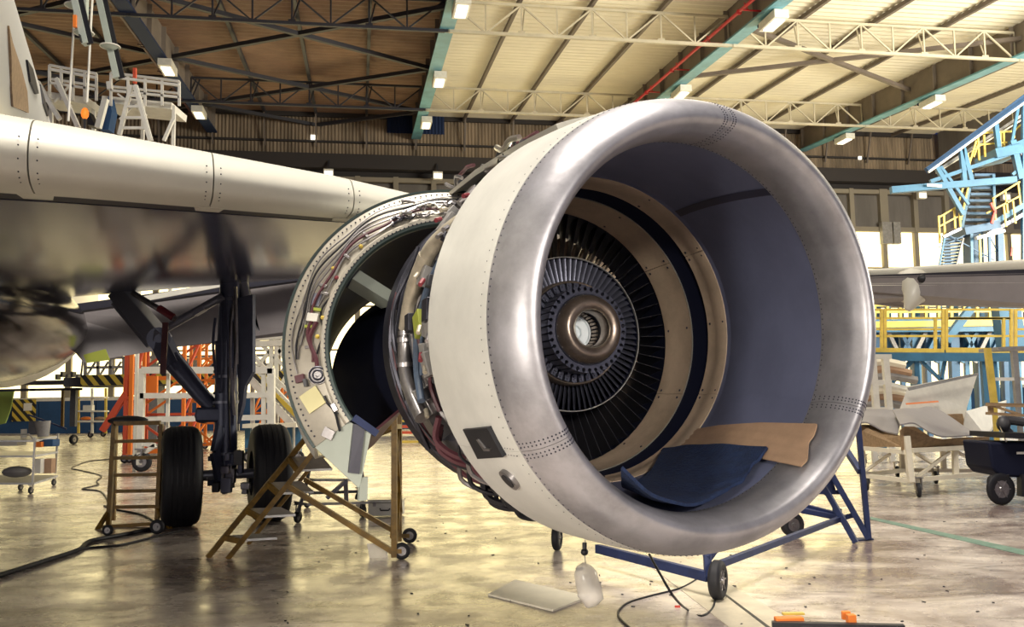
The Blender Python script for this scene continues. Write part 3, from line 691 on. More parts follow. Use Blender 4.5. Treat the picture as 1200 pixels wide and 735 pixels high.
E(MB().tube([c0 + nrm * .03 + (xx * cos(k * pi / 12) + zz * sin(k * pi / 12)) * .046 for k in range(24)], .006, 6, True).tube([c0 + nrm * .03 + (xx * cos(k * pi / 12) + zz * sin(k * pi / 12)) * .028 for k in range(24)], .006, 6, True), 'actuator_rings', 'case_metal', face)
E(MB().cyl(c0 + nrm * .01, c0 + nrm * .045, .012, 10), 'actuator_shaft', 'steel', face)
rv = MB()
for k in range(70):
    t = 73 + 2.0 * k; n_ = (FP(t, .9, .1) - FP(t, .9)).normalized()
    rv.dome(FP(t, RO - .03), n_, .006, .003); rv.dome(Q(t, -.128, RI + .032), n_, .006, .004)
E(rv, 'rivets', 'rivet', face, kind='stuff', smooth=0)
for k in range(22):
    t = 76 + 1.7 * k + rnd.uniform(-1, 1); r = RI + rnd.uniform(.07, .22)
    if k < 14 and t > 84 or True:
        p = [FP(t + j * 1.6, r + rnd.uniform(-.02, .02), .02 + rnd.uniform(0, .03)) for j in range(4)]
        E(MB().tube(spline(p, 3), rnd.choice([.006, .009, .013]), 6), 'hydraulic_line', rnd.choice(['steel', 'black', 'case_metal', 'bright_metal']), face)
# pylon with tubes and a cream fairing
def EP(px, py, Y): return EM.inverted() @ R(px, py, Y)
py_ = E(MB().prism([(-.22, .75, .93), (-.22, 2.3, .90), (-.22, 3.6, .88), (-.22, 3.6, 1.12), (-.22, 2.2, 1.08), (-.22, 1.4, 1.04), (-.22, .75, 1.0)], (.44, 0, 0)), 'pylon', 'case_metal')
for k in range(34):
    s = rnd.uniform(.9, 2.1); z = .97 + .06 * s + rnd.uniform(-.03, .06); x = -rnd.uniform(.1, .42)
    pts = [Vector((x + rnd.uniform(-.03, .03), s + j * .10, z - .1 * abs(x) + rnd.uniform(-.03, .03))) for j in range(4)]
    E(MB().tube(spline(pts, 3), rnd.choice([.008, .012, .018]), 6), 'pylon_tube', rnd.choice(['steel', 'black', 'bright_metal', 'case_metal', 'maroon']), py_)
E(MB().lathe([(.62, 1.03), (1.1, 1.07), (1.7, 1.10), (2.3, 1.09), (2.3, 1.07), (1.7, 1.07), (1.1, 1.04), (.62, 1.0)], rad(78), rad(112), 16, True), 'pylon_fairing', 'wing_paint', label='cream fairing on top of the pylon')
E(MB().lathe([(.62, 1.013), (.66, 1.016), (.66, .98), (.62, .98)], rad(78), rad(107), 16, True), 'fairing_seal', 'black')

# ------------------------------------------------------------------ cloth and cardboard lying in the intake
def inpt(t, w, lift):
    t = rad(t); r1 = .800 - lift; r2 = .824 - lift; s = .02 + .98 * w
    k = max(0, w); return EM @ ((FR @ Vector((r1 * cos(t), s, r1 * sin(t)))) * (1 - k) + Vector((r2 * cos(t), s, r2 * sin(t))) * k)
def inhit(px, py, lift=.01):                        # nearest (t, w) on the liner for a pixel
    best = None; tgt = ray(px, py).normalized()
    for it in range(-140, -10, 1):
        for iw in range(-4, 30):
            p = inpt(it, iw / 24, lift) - CAMP; e = (p.normalized() - tgt).length
            if best is None or e < best[0]: best = (e, it, iw / 24)
    return best[1], best[2]
def linerquad(corn, lift, nx, ny, name, m, label, cat, th=.008, wob=.004):
    V = []; F = []
    T = [inhit(*c) for c in corn]
    for lay in (0, 1):
        for j in range(ny + 1):
            for i in range(nx + 1):
                u = i / nx; v = j / ny
                t = (T[0][0] * (1 - u) + T[1][0] * u) * (1 - v) + (T[3][0] * (1 - u) + T[2][0] * u) * v
                w = (T[0][1] * (1 - u) + T[1][1] * u) * (1 - v) + (T[3][1] * (1 - u) + T[2][1] * u) * v
                w += .012 * sin(u * 9 + v * 3) * (v if j else -1) * (j in (0, ny))
                V.append(inpt(t, w, lift + (th if lay else 0) + wob * (sin(u * 23 + v * 7) + sin(v * 17 + u * 3) + 1.5)))
    S = (nx + 1) * (ny + 1)
    for j in range(ny):
        for i in range(nx):
            q = j * (nx + 1) + i; F += [(q, q + 1, q + nx + 2, q + nx + 1), (S + q, S + q + nx + 1, S + q + nx + 2, S + q + 1)]
    for i in range(nx): F += [(i, S + i, S + i + 1, i + 1), (ny * (nx + 1) + i, ny * (nx + 1) + i + 1, S + ny * (nx + 1) + i + 1, S + ny * (nx + 1) + i)]
    for j in range(ny): F += [(j * (nx + 1), (j + 1) * (nx + 1), S + (j + 1) * (nx + 1), S + j * (nx + 1)), (j * (nx + 1) + nx, S + j * (nx + 1) + nx, S + (j + 1) * (nx + 1) + nx, (j + 1) * (nx + 1) + nx)]
    return MB().add(V, F).build(name, m, label=label, cat=cat)
linerquad([(776, 512), (790, 497), (955, 498), (938, 545)], .008, 24, 6, 'cardboard_sheet', 'card', 'brown cardboard sheet curling up the inside of the engine intake', 'cardboard', .006, .002)
linerquad([(724, 555), (768, 516), (902, 528), (862, 576)], .022, 26, 14, 'blue_mat', 'cloth', 'dark blue padded mat laid in the bottom of the engine intake', 'mat', .014, .003)
# ------------------------------------------------------------------ airliner (wing, fuselage side, flap, main gear)
pl = thing('airliner', 'grey airliner filling the left foreground, wing and twin wheels, carrying the open engine', 'airplane', (-3.6, 11.2, 0))
def tab(t, T):
    for (a, x), (b, y) in zip(T[:-1], T[1:]):
        if t <= b: return x + (y - x) * max(0, (t - a) / (b - a))
    return T[-1][1]
WS = [(-3.6, .40), (0, .5), (.63, .67), (2.2, .91), (2.43, .95), (4.2, 1.2)]
WZ = [(-3.6, 2.86), (0, 2.74), (.63, 2.725), (2.2, 2.655), (2.43, 2.64), (4.2, 2.54)]
WC = [(-3.6, 4.4), (0, 6.2), (2.43, 7.6), (4.2, 8.6)]
WR = [(-3.6, 3.25), (0, 3.06), (2.43, 2.80), (4.2, 2.62)]
AFT = Vector((-.38, .925, 0))
def wp(t, c, z, sc=True):
    s = tab(t, WS); p = Vector((-.6 - .75 * t, 6.3 - .81 * t, 0)) + AFT * (c * s if sc else c); p.z = tab(t, WZ) + z * s; return p
def wloft(prof, t0, t1, name, m, par=pl, n=24, label=None):
    V = []; F = []; k = len(prof)
    for i in range(n + 1):
        t = t0 + (t1 - t0) * i / n
        for q in prof:
            if q[0] == 'R':                          # fraction of chord towards the rear spar
                f = q[1]; s = tab(t, WS); c = .66 * s + (tab(t, WC) - .66 * s) * f; p = Vector((-.6 - .75 * t, 6.3 - .81 * t, 0)) + AFT * c
                p.z = (tab(t, WZ) - .115 * s) * (1 - f) + tab(t, WR) * f + q[2] * (s if q[3] else 1); V.append(p)
            else: V.append(wp(t, q[0], q[1]))
    for i in range(n):
        for q in range(k): F.append((i * k + q, i * k + (q + 1) % k, (i + 1) * k + (q + 1) % k, (i + 1) * k + q))
    F += [tuple(range(k - 1, -1, -1)), tuple(n * k + q for q in range(k))]
    return MB().add(V, F).build(name, m, par, smooth=40, label=label)
slat = spl2([(.95, .37), (.5, .31), (.2, .225), (.07, .13), (.0, .02), (.015, -.06), (.07, -.11), (.2, -.135), (.44, -.135)], 4) + [(.44, -.12), (.25, -.08), (.15, .0), (.2, .10), (.5, .24), (.95, .33)]
ts = [-3.6, -.35, .55, 1.45, 2.35, 4.2]
for a, b in zip(ts[:-1], ts[1:]): 
    so = wloft(slat, a + .004, b - .004, 'leading_edge_slat', 'wing_paint', n=10)
    rv = MB()
    for i in range(int((b - a) / .035)):
        t = a + .035 * (i + .5)
        for c, z, nz in ((.235, .243, (.0, -.35, .93)), (.03, -.075, (0, -.7, -.7))):
            if i % (1 if z > 0 else 3) == 0: rv.dome(wp(t, c, z), nz, .004, .001)
    for tt in (a + .04, b - .04):
        for c, z in ((.02, .08), (.0, .03), (.01, -.04), (.05, -.10), (.1, -.12), (.16, -.13)):
            rv.dome(wp(tt, c - .006, z), (0, -.8, -.4), .005, .0015)
    rv.build('rivets', 'rivet', so, kind='stuff', smooth=0)
for t in (.55, 1.45, 2.35, -.35):
    MB().prism([wp(t + d, c, z) for d, c, z in ((-.09, .40, -.12), (.09, .40, -.12), (.07, .62, -.105), (-.07, .62, -.105))], (0, 0, -.015)).build('slat_track', 'wing_paint', pl, smooth=0)
wloft([(.40, .0), (.40, -.118), (.67, -.118), (.67, .0)], -3.6, 4.2, 'leading_edge_gap', 'wing_dark')
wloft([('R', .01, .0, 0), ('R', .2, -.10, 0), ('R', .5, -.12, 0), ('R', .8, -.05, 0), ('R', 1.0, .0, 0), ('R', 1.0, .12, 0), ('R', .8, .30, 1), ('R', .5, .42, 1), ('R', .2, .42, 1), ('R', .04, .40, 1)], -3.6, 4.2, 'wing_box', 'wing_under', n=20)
# flap hanging behind the wing
fa = [R(60, 366, 12.3), R(356, 322, 13.2), R(356, 386, 13.2), R(330, 394, 13.15), R(205, 407, 12.75), R(98, 425, 12.3), R(60, 380, 12.3)]
fl_ = MB().prism(fa, (.03, .16, .02)).build('flap', 'flap_paint', pl, smooth=0)
MB().bar(R(160, 352, 12.1), R(262, 333, 12.4), .05, .07).build('flap_edge', 'white', fl_, smooth=0)
MB().bar(R(60, 366, 12.0), R(356, 325, 13.0), .25, .10).build('flap_cove', 'wing_dark', fl_, smooth=0)
MB().prism([R(98, 416, 12.22), R(124, 409, 12.28), R(129, 422, 12.28), R(102, 425.5, 12.22)], (0, -.01, 0)).build('flap_label', 'lime', fl_, smooth=0, label='olive green patch on the flap corner')
# fuselage
HD = Vector((-sin(.389), cos(.389), 0)); UD = Vector((-cos(.389), -sin(.389), 0)); UC = 2.79; ZC = 3.82; RF = 1.98
def fus(t, ph, r=None):                             # ph 0 = towards the engine, 90 = up
    rr = RF * (math.sqrt(max(0, 1 - ((-t - 2) / 4.5) ** 2)) if t < -2 else 1 if t < 22 else max(.12, 1 - ((t - 22) / 9) ** 1.4)) if r is None else r; zc = ZC + (0 if t < 22 else (t - 22) * .1)
    ph = rad(ph); return UD * UC + HD * t - UD * (rr * cos(ph)) + Vector((0, 0, zc + rr * sin(ph)))
V = []; F = []; NT = 34; NPH = 48
for i in range(NT + 1):
    for k in range(NPH): V.append(fus(-6.4 + 36 * i / NT, 360 * k / NPH))
for i in range(NT):
    for k in range(NPH): F.append((i * NPH + k, i * NPH + (k + 1) % NPH, (i + 1) * NPH + (k + 1) % NPH, (i + 1) * NPH + k))
F += [tuple(range(NPH - 1, -1, -1)), tuple(NT * NPH + k for k in range(NPH))]
fo = MB().add(V, F).build('fuselage', 'fuse_paint', pl, smooth=50)
def onfus(px, py):
    best = None; tg = ray(px, py).normalized()
    for i in range(30, 260):
        for k in range(-30, 90, 1):
            p = fus(i * .1, k) - CAMP; nn = Vector((0, 0, sin(rad(k)))) - UD * cos(rad(k))
            if nn.dot(p) > 0: continue
            e = (p.normalized() - tg).length
            if best is None or e < best[0] - 1e-5: best = (e, i * .1, k)
    return best[1:]
def fuspatch(pts, name, m, label=None, lift=.012):
    P = [onfus(*p) for p in pts]; n = len(P)
    V = [fus(t, ph, RF + lift) for t, ph in P] + [fus(t, ph, RF - .02) for t, ph in P]
    return MB().add(V, [tuple(range(n)), tuple(range(2 * n - 1, n - 1, -1))] + [(i, (i + 1) % n, n + (i + 1) % n, n + i) for i in range(n)]).build(name, m, fo, smooth=0, label=label)
fuspatch([(8, 30), (13, 50), (23, 82), (30, 108), (31, 131), (15, 126), (13, 100), (11, 70)], 'door_opening', 'wood', 'brown open hatch in the fuselage side')
fuspatch([(31, 68), (37, 80), (43, 108), (40, 111), (35, 98)], 'window', 'black'); fuspatch([(46, 98), (52, 112), (57, 134), (54, 136), (50, 122)], 'window', 'black')
# belly fairing under the wing root
def bel(a, b): 
    c = UD * 2.6 + HD * 12.9; return c + HD * (4.0 * cos(a)) - UD * (2.0 * sin(a) ** .8 * cos(b)) + Vector((0, 0, 2.46 + .82 * sin(a) ** .8 * sin(b)))
V = []; F = []; na, nb = 24, 32
for i in range(1, na):
    for k in range(nb): V.append(bel(pi * i / na, 2 * pi * k / nb))
for i in range(na - 2):
    for k in range(nb): F.append((i * nb + k, i * nb + (k + 1) % nb, (i + 1) * nb + (k + 1) % nb, (i + 1) * nb + k))
F += [tuple(range(nb - 1, -1, -1)), tuple((na - 2) * nb + k for k in range(nb))]
bf = MB().add(V, F).build('belly_fairing', 'belly_metal', pl, smooth=60)
def belly_band(a0, a1, m, name, lift=1.02):
    V = []; F = []
    for a in (a0, a1):
        for k in range(nb + 1):
            p = bel(a, 2 * pi * k / nb); c = bel(a, 0) * .5 + bel(a, pi) * .5; V.append(c + (p - c) * lift)
    for k in range(nb): F.append((k, k + 1, nb + 1 + k + 1, nb + 1 + k))
    MB().add(V, F).build(name, m, bf)
belly_band(.78, 1.05, 'navy', 'dark_band'); belly_band(.25, .32, 'wood', 'fairing_seal')
# main landing gear
g1 = G(211, 617); GYY = g1.y
g2 = g1 + Vector((.925, .38, 0)) * 1.02
ax = (g2 - g1).normalized(); WR_ = .585
for g in (g1, g2):
    c = g + Vector((0, 0, WR_))
    prof = spl2([(-.215, .27), (-.225, .42), (-.20, .53), (-.13, .578), (0, .588), (.13, .578), (.20, .53), (.225, .42), (.215, .27)], 3)
    ang = math.atan2(ax.y, ax.x); Rz = Matrix.Rotation(ang - pi / 2, 3, 'Z')
    fn = lambda p: c + Rz @ p
    ty = MB().lathe(prof, n=48, loop=True, fn=fn).build('tyre', 'rubber', pl)
    for q in (-.12, -.06, 0, .06, .12): MB().lathe([(q - .008, .584), (q - .008, .592 - abs(q) * .05), (q + .008, .592 - abs(q) * .05), (q + .008, .584)], n=48, loop=True, fn=fn).build('tread_rib', 'black', ty)
    MB().lathe([(-.17, .0), (-.17, .08), (-.12, .12), (-.14, .26), (-.20, .28), (-.20, .30), (.20, .30), (.20, .28), (.14, .26), (.12, .12), (.17, .08), (.17, 0)], n=32, fn=fn).build('wheel_hub', 'gear_paint', ty)
Yg = GYY + .2
def RP(x, y, d=0): return R(x, y, Yg + d)
MB().cyl(g1 + Vector((0, 0, WR_)), g2 + Vector((0, 0, WR_)), .06, 14).build('axle', 'gear_light', pl)
st = MB().cyl(RP(264, 560), RP(266, 400), .135, 20); st.cyl(RP(266, 410), RP(270, 326), .12, 20); st.cyl(RP(263, 572), RP(263, 540), .12, 16); st.cyl(RP(266, 404), RP(266, 400), .15, 20); st.cyl(RP(265, 437), RP(265, 434), .15, 20); st.cyl(RP(265, 462), RP(265, 459), .15, 20)
so = st.build('gear_strut', 'gear_paint', pl)
MB().cyl(RP(263, 565), RP(263, 500), .09, 16).build('shock_piston', 'steel', pl)
MB().tube([RP(284, 332, .1), RP(287, 345, .1), RP(287, 440, .1)], .07, 12).build('gear_actuator', 'gear_light', pl)
MB().prism([RP(276, 350, -.1), RP(296, 345, -.1), RP(296, 436, -.1), RP(287, 452, -.1), RP(284, 475, -.1), RP(278, 497, -.1), RP(280, 470, -.1), RP(278, 430, -.1)], (.02, .06, 0)).build('gear_door', 'gear_paint', pl, smooth=0)
MB().bar(RP(278, 325, .15), RP(279, 505, .15), .03).build('hydraulic_line', 'steel', pl)
MB().prism([RP(272, 330, .3), RP(303, 388, .3), RP(297, 380, .3), RP(290, 330, .3)], (0, .05, 0)).build('door_stay', 'gear_light', pl, smooth=0)
db = MB().bar(RP(140, 342, .1), RP(189, 400, .0), .30, .20); db.bar(RP(137, 350, .3), RP(180, 402, .2), .08, .2)
dbo = db.build('drag_brace', 'gear_light', pl, smooth=0, bevel=.02)
MB().cyl(RP(186, 397, -.12), RP(186, 397, .12), .14, 16).cyl(RP(186, 397, -.16), RP(186, 397, -.12), .05, 12).build('brace_knuckle', 'gear_paint', pl)
MB().bar(RP(188, 398), RP(203, 428), .26, .2).tube([RP(200, 420), RP(235, 462), RP(249, 478)], [.13, .105, .09], 12).build('lower_brace', 'gear_paint', pl)
MB().box(RP(249, 486), (.35, .25, .18)).cyl(RP(238, 487, -.1), RP(238, 487, .1), .10, 12).build('brace_lug', 'gear_paint', pl, bevel=.03)
MB().tube([RP(196, 384, -.1), RP(262, 347, -.1)], .05, 10).bar(RP(228, 368, -.1), RP(240, 361, -.1), .12, .06).build('side_stay', 'gear_light', pl)
MB().tube([RP(155, 343, -.15), RP(207, 375, -.15)], .035, 8).build('retract_actuator', 'steel', pl)
MB().tube([RP(186, 361, -.17), RP(203, 372, -.17)], .045, 8).build('lock_sleeve', 'hose_red', pl)
MB().bar(RP(194, 378, -.25), RP(191, 438, -.25), .07, .02).build('warning_streamer', 'maroon', pl, label='dark red streamer hanging from the gear brace')
rn = random.Random(3)
for k in range(9):
    x = 252 + rn.uniform(0, 26); y = rn.uniform(335, 380); L = rn.uniform(60, 170)
    MB().tube(spline([RP(x, y, -.17), RP(x + rn.uniform(-5, 5), y + L * .4, -.19), RP(x + rn.uniform(-4, 4), y + L, -.16)], 4), rn.choice([.010, .016, .022]), 6).build('hydraulic_line', rn.choice(['black', 'steel', 'gear_paint']), so)
for y in (350, 440, 470, 530): MB().cyl(RP(265, y + 3), RP(265, y), .16, 18).build('clamp_ring', 'gear_light', so)
for k in range(26):
    MB().box(RP(rn.uniform(236, 290), rn.uniform(535, 573), -rn.uniform(.0, .22)), (rn.uniform(.04, .14), .08, rn.uniform(.05, .18))).build('brake_fitting', rn.choice(['gear_light', 'gear_paint', 'steel', 'dark_grey']), so, bevel=.008)
MB().bar(RP(258, 500, -.2), RP(252, 530, -.3), .05, .14).bar(RP(252, 530, -.3), RP(258, 562, -.2), .05, .14).build('torque_link', 'gear_paint', pl)
# ------------------------------------------------------------------ things on the hangar floor
def up(p, z): return Vector((p.x, p.y, z))
def zat(px, py, Y): return R(px, py, Y).z
def wheel(par, c, r, w, yaw=0, name='wheel', m='rubber', hub='steel', fork=None):
    Rz = Matrix.Rotation(yaw, 3, 'Z'); fn = lambda p: Vector(c) + Rz @ p
    o = MB().lathe(spl2([(-w * .45, r * .55), (-w * .5, r * .8), (-w * .3, r * .98), (0, r), (w * .3, r * .98), (w * .5, r * .8), (w * .45, r * .55)], 3), n=24, loop=True, fn=fn).build(name, m, par)
    MB().lathe([(-w * .52, 0), (-w * .52, r * .16), (-w * .35, r * .2), (-w * .35, r * .58), (w * .35, r * .58), (w * .35, r * .2), (w * .52, r * .16), (w * .52, 0)], n=20, fn=fn).build('hub', hub, o)
    return o
def spokes(o, c, r, w, yaw, m='steel'):
    Rz = Matrix.Rotation(yaw, 3, 'Z')
    for k in range(6):
        a = pi * k / 3; MB().bar(Vector(c) + Rz @ Vector((cos(a) * r * .1, -w * .4, sin(a) * r * .1)), Vector(c) + Rz @ Vector((cos(a) * r * .6, -w * .4, sin(a) * r * .6)), r * .06).build('spoke', m, o, smooth=0)
def caster(par, p, r, yaw=0, h=None, m='rubber', fm='steel'):
    p = Vector((p.x, p.y, 0)); wheel(par, p + Vector((0, 0, r)), r, r * .55, yaw, 'caster', m)
    h = h or r * 2.5; b = MB(); Rz = Matrix.Rotation(yaw, 3, 'Z')
    for s in (-1, 1): b.bar(p + Rz @ Vector((0, s * r * .4, r)), p + Rz @ Vector((r * .2, s * r * .4, h)), r * .12, r * .5)
    b.box(p + Vector((0, 0, h)), (r * 1.1, r * 1.1, r * .15)); b.build('caster_fork', fm, par, smooth=0)

# --- blue wheeled stand below the engine
A = G(842, 703); Bp = G(929, 629); Cw = G(653, 645); Fp = G(1018, 634); F2 = G(1003, 637)
s = thing('wheeled_stand', 'dark blue tubular stand on black wheels beneath the engine intake', 'stand', G(850, 680))
wo = wheel(s, up(A, .135), .135, .085, rad(62)); spokes(wo, up(A, .135), .135, .085, rad(62))
wheel(s, up(Bp, .12), .12, .10, rad(12)); wheel(s, up(Cw, .12), .12, .07, rad(75))
Y1 = A.y + .08
def sb(a, b, w, name='frame_tube', h=None): MB().bar(a, b, w, h).build(name, 'stand_blue', s, smooth=0)
j = R(830, 676, Y1); sb(R(700, 643, Cw.y - .9), j, .045, h=.07)
sb(j, R(826, 600, Y1 + .05), .05); sb(R(828, 655, Y1), R(870, 600, Y1 + .5), .05)
sb(R(842, 662, Y1), R(990, 606, Fp.y + .1), .045); sb(R(988, 607, Fp.y + .1), R(1003, 603, Fp.y + .05), .045)
sb(R(940, 592, Fp.y + .5), R(985, 604, Fp.y + .1), .04); sb(R(936, 597, Fp.y + .45), R(986, 607, Fp.y + .1), .09, h=.05)
sb(R(957, 577, Fp.y + .3), R(985, 577, Fp.y + .1), .04)
sb(up(F2, .01), R(964, 568, F2.y + .15), .05); sb(up(Fp, .02), R(973, 553, Fp.y + .1), .055); sb(up(Fp, .02), R(1003, 470, Fp.y + .0), .045)
sb(R(1008, 553, Fp.y), R(992, 528, Fp.y + .4), .05)
sb(R(967, 560, Fp.y + .2), R(973, 579, Fp.y + .2), .10, 'bracket'); sb(R(981, 596, Fp.y + .15), R(981, 612, Fp.y + .15), .07, 'bracket')
MB().prism([up(G(998, 635), 0), up(G(1024, 633), 0), up(G(1021, 631), 0), up(G(1000, 632), 0)], (0, 0, .012)).build('foot_plate', 'stand_blue', s, smooth=0)
sb(R(826, 600, Y1 + .05), R(973, 553, Fp.y + .1), .05); sb(R(964, 568, F2.y + .15), R(700, 600, Cw.y - .5), .05); sb(up(Cw, .2), R(700, 600, Cw.y - .5), .05)

# --- yellow mobile steps in the middle
s = thing('mobile_steps', 'worn yellow mobile steps on two black wheels, under the open engine cowl', 'steps', G(350, 640))
def yb(a, b, w=.045, name='frame_tube'): return MB().bar(a, b, w, w).build(name, 'yellow', s, smooth=0)
L0 = G(243, 654); L1 = G(267, 655); L2 = G(291, 638)
YN = L0.y; YF = L2.y + .0
tA = R(358, 512, YN + .35); tB = R(369, 527, YN + .1); 
W1 = G(462, 656); W2 = G(468, 637)
p0 = up(L0, 0); p1 = R(358, 514, YN + .45); q0 = up(L1, 0); q1 = R(367, 531, YN + .0)
r0 = up(L2, 0); r1 = R(374, 536, YF)
stp = []
yb(p0, p1); yb(q0, q1); yb(r0, r1, .035)
def at(a, b, f): return a + (b - a) * f
for f in (.16, .38, .60, .82):
    a = at(p0, p1, f); b = at(q0, q1, f); 
    MB().prism([a + Vector((-.0, .0, 0)), b, b + Vector((.30, .10, 0)), a + Vector((.30, .10, 0))], (0, 0, .02)).build('tread', 'aluminium', s, smooth=0)
    MB().bar(a, b, .03, .05).build('tread_rail', 'yellow', s, smooth=0)
yb(up(W1, .0) + Vector((0, 0, .02)), R(462, 489, W1.y), .05, 'post'); yb(up(W2, .0) + Vector((0, 0, .02)), R(468, 470, W2.y), .05, 'post')
yb(R(464, 640, W1.y + .05), R(469, 560, W2.y), .03); yb(R(463, 500, W1.y), R(470, 600, W2.y), .03); yb(R(459, 630, W1.y), R(467, 500, W2.y), .03)
yb(R(338, 570, W1.y + .1), up(W1, .06)); yb(R(357, 562, W2.y), up(W2, .09))
yb(p1, R(462, 500, W1.y)); yb(r1, R(468, 500, W2.y)); yb(R(462, 500, W1.y), R(468, 500, W2.y)); yb(q1, at(p1, R(462, 500, W1.y), .3))
for c, px in ((W1, 471), (W2, 480)):
    cc = R(px, 648 if c is W1 else 629.5, c.y); cc.z = .075; wheel(s, cc, .075, .035, 0, 'wheel'); MB().bar(cc, up(c, .075), .04).build('wheel_bracket', 'yellow', s, smooth=0)

# --- yellow step ladder at left, with a bag on top
s = thing('step_ladder', 'tall narrow dark yellow ladder with splayed feet left of the landing gear', 'ladder', G(155, 625))
YL = G(130, 618).y
def lb(x1, y1, x2, y2, w=.05, d1=0, d2=0, name='rail', m='yellow'): MB().bar(R(x1, y1, YL + d1), R(x2, y2, YL + d2), w, w).build(name, m, s, smooth=0)
lb(134, 497, 127, 619); lb(136, 497, 133, 610, .04, .35, .35); lb(189, 497, 184, 613, .045)
for y in (496, 517, 536.5, 556.5, 575.5, 594): lb(134, y + .5, 188, y - .5, .04 if y > 500 else .05, name='rung')
lb(116, 618, 192, 613, .04); lb(127, 600, 107, 632, .04, 0, -.25); lb(185, 597, 200, 621, .04, 0, -.2)
c = G(126, 628); wheel(s, up(c, .06), .06, .04, 0); c = G(184, 626); wheel(s, up(c, .08), .08, .05, 0)
b = MB().sphere(R(150, 493, YL + .15), .20, (1.25, .7, .30), 14); b.build('tool_bag', 'black', label='black cloth bundle lying on top of the left ladder', cat='bag')

# --- hoses and cables on the floor
def floor_hose(pts, r, m, name, label, cat='hose', kk=5):
    P = [up(G(*p), r) for p in pts]; MB().tube(spline(P, kk), r, 8).build(name, m, label=label, cat=cat)
floor_hose([(-40, 690), (20, 671), (60, 658), (92, 647), (105, 637), (140, 630), (178, 622), (205, 616)], .022, 'black', 'air_hose', 'thick black hose running across the dark floor at lower left')
floor_hose([(20, 668), (95, 645), (140, 640), (190, 628), (215, 622)], .010, 'black', 'air_hose', 'thin black hose beside the thick one at lower left')
floor_hose([(130, 539), (105, 541), (84, 549), (95, 552), (118, 558), (113, 565), (115, 569), (96, 574), (118, 577), (128, 593), (122, 594), (135, 598), (165, 604), (182, 613)], .012, 'black', 'cable', 'wavy black cable on the floor left of the yellow ladder', 'cable')
cl = [up(G(650 * 1.0 + 110, 655), .3)]
P = [R(761, 650, 5.2), R(772, 670, 5.0), R(790, 700, 4.9)] + [up(G(*p), .006) for p in ((806, 716), (822, 723), (836, 712), (838, 690), (832, 677), (822, 677), (798, 690), (760, 700), (735, 708), (724, 720), (732, 732), (745, 742))]
MB().tube(spline(P, 6), .007, 8).build('cable', 'black', label='thin black cable looping on the floor in front of the stand wheel', cat='cable')

# --- sheet, bag, knob, scraps
V = [up(G(*p), .0) for p in ((572, 698), (604, 681), (690, 701), (648, 717))]
MB().prism(V, (0, 0, .012)).build('floor_board', 'paper', label='pale flat board lying on the floor below the engine', cat='board', smooth=0)
Yb = 5.3
bg_ = thing('plastic_bag', 'clear plastic drip bag hanging under the engine above the pale board', 'bag', R(690, 705, Yb))
pr = [(R(688, 712, Yb), .012), (R(690, 707, Yb), .045), (R(692, 700, Yb), .075), (R(691, 692, Yb), .072), (R(688, 682, Yb), .068), (R(686, 672, Yb), .066), (R(685, 664, Yb), .045), (R(686, 660, Yb), .015)]
o = MB().tube(spline([p for p, r in pr], 1), [r for p, r in pr], 14); o.build('bag_film', 'clear', bg_, smooth=70)
MB().tube([R(686, 674, Yb), R(688, 684, Yb), R(690, 694, Yb)], [.03, .042, .03], 12).build('bag_content', 'paper', bg_)
MB().cyl(R(675, 668, Yb), R(684, 666, Yb), .010, 10).build('bag_clip', 'black', bg_)
MB().tube([R(686, 661, Yb), R(685, 650, Yb), R(686, 630, Yb)], .003, 6).build('bag_cord', 'steel', bg_)
MB().sphere(R(685, 647, 4.9), .020, n=12).cyl(R(685, 645, 4.9), R(685, 636, 4.9), .012, 10).build('drain_knob', 'black', label='small black drain knob under the engine cowl', cat='knob')
MB().box(up(G(794, 712), .006), (.035, .016, .012)).build('red_cap', 'red', label='tiny red cap on the floor inside the cable loop', cat='cap')
q = random.Random(11)
d = MB()
for k in range(70): p = G(q.uniform(300, 1190), q.uniform(600, 733)); d.box(up(p, .003), (q.uniform(.006, .03), q.uniform(.005, .014), .006), Matrix.Rotation(q.uniform(0, 3), 3, 'Z'))
d.build('floor_debris', 'black', label='scattered dark crumbs of debris on the floor', cat='debris', kind='stuff', smooth=0)
t = thing('clear_sheet', 'small curled clear plastic sheet by the wheel of the yellow steps', 'sheet', G(445, 650)); P0 = [R(430, 637, W1.y + .1), R(452, 638, W1.y + .1), R(453, 654, W1.y + .1), R(433, 655, W1.y + .1)]
MB().prism(P0, (.01, .02, 0)).build('film', 'clear', t, smooth=0)
# --- tow bar at the lower edge
t = thing('tow_bar', 'low black bar with orange ends at the bottom edge of the photo', 'bar', G(960, 735))
a = up(G(905, 738), .03); b = up(G(1060, 742), .03)
MB().bar(a, b, .05, .035).build('bar', 'black', t, smooth=0); MB().box(up(G(925, 736), .035), (.17, .06, .06)).build('end_block', 'orange', t, bevel=.006, label='orange and yellow end block'); MB().box(up(G(930, 732), .065), (.13, .04, .012)).build('cover', 'yellow_bright', t, smooth=0)
MB().box(up(G(998, 738), .06), (.05, .05, .06)).build('clamp', 'orange', t, bevel=.004); MB().box(up(G(992, 733), .06), (.05, .03, .05)).build('clamp', 'orange', t, bevel=.004)

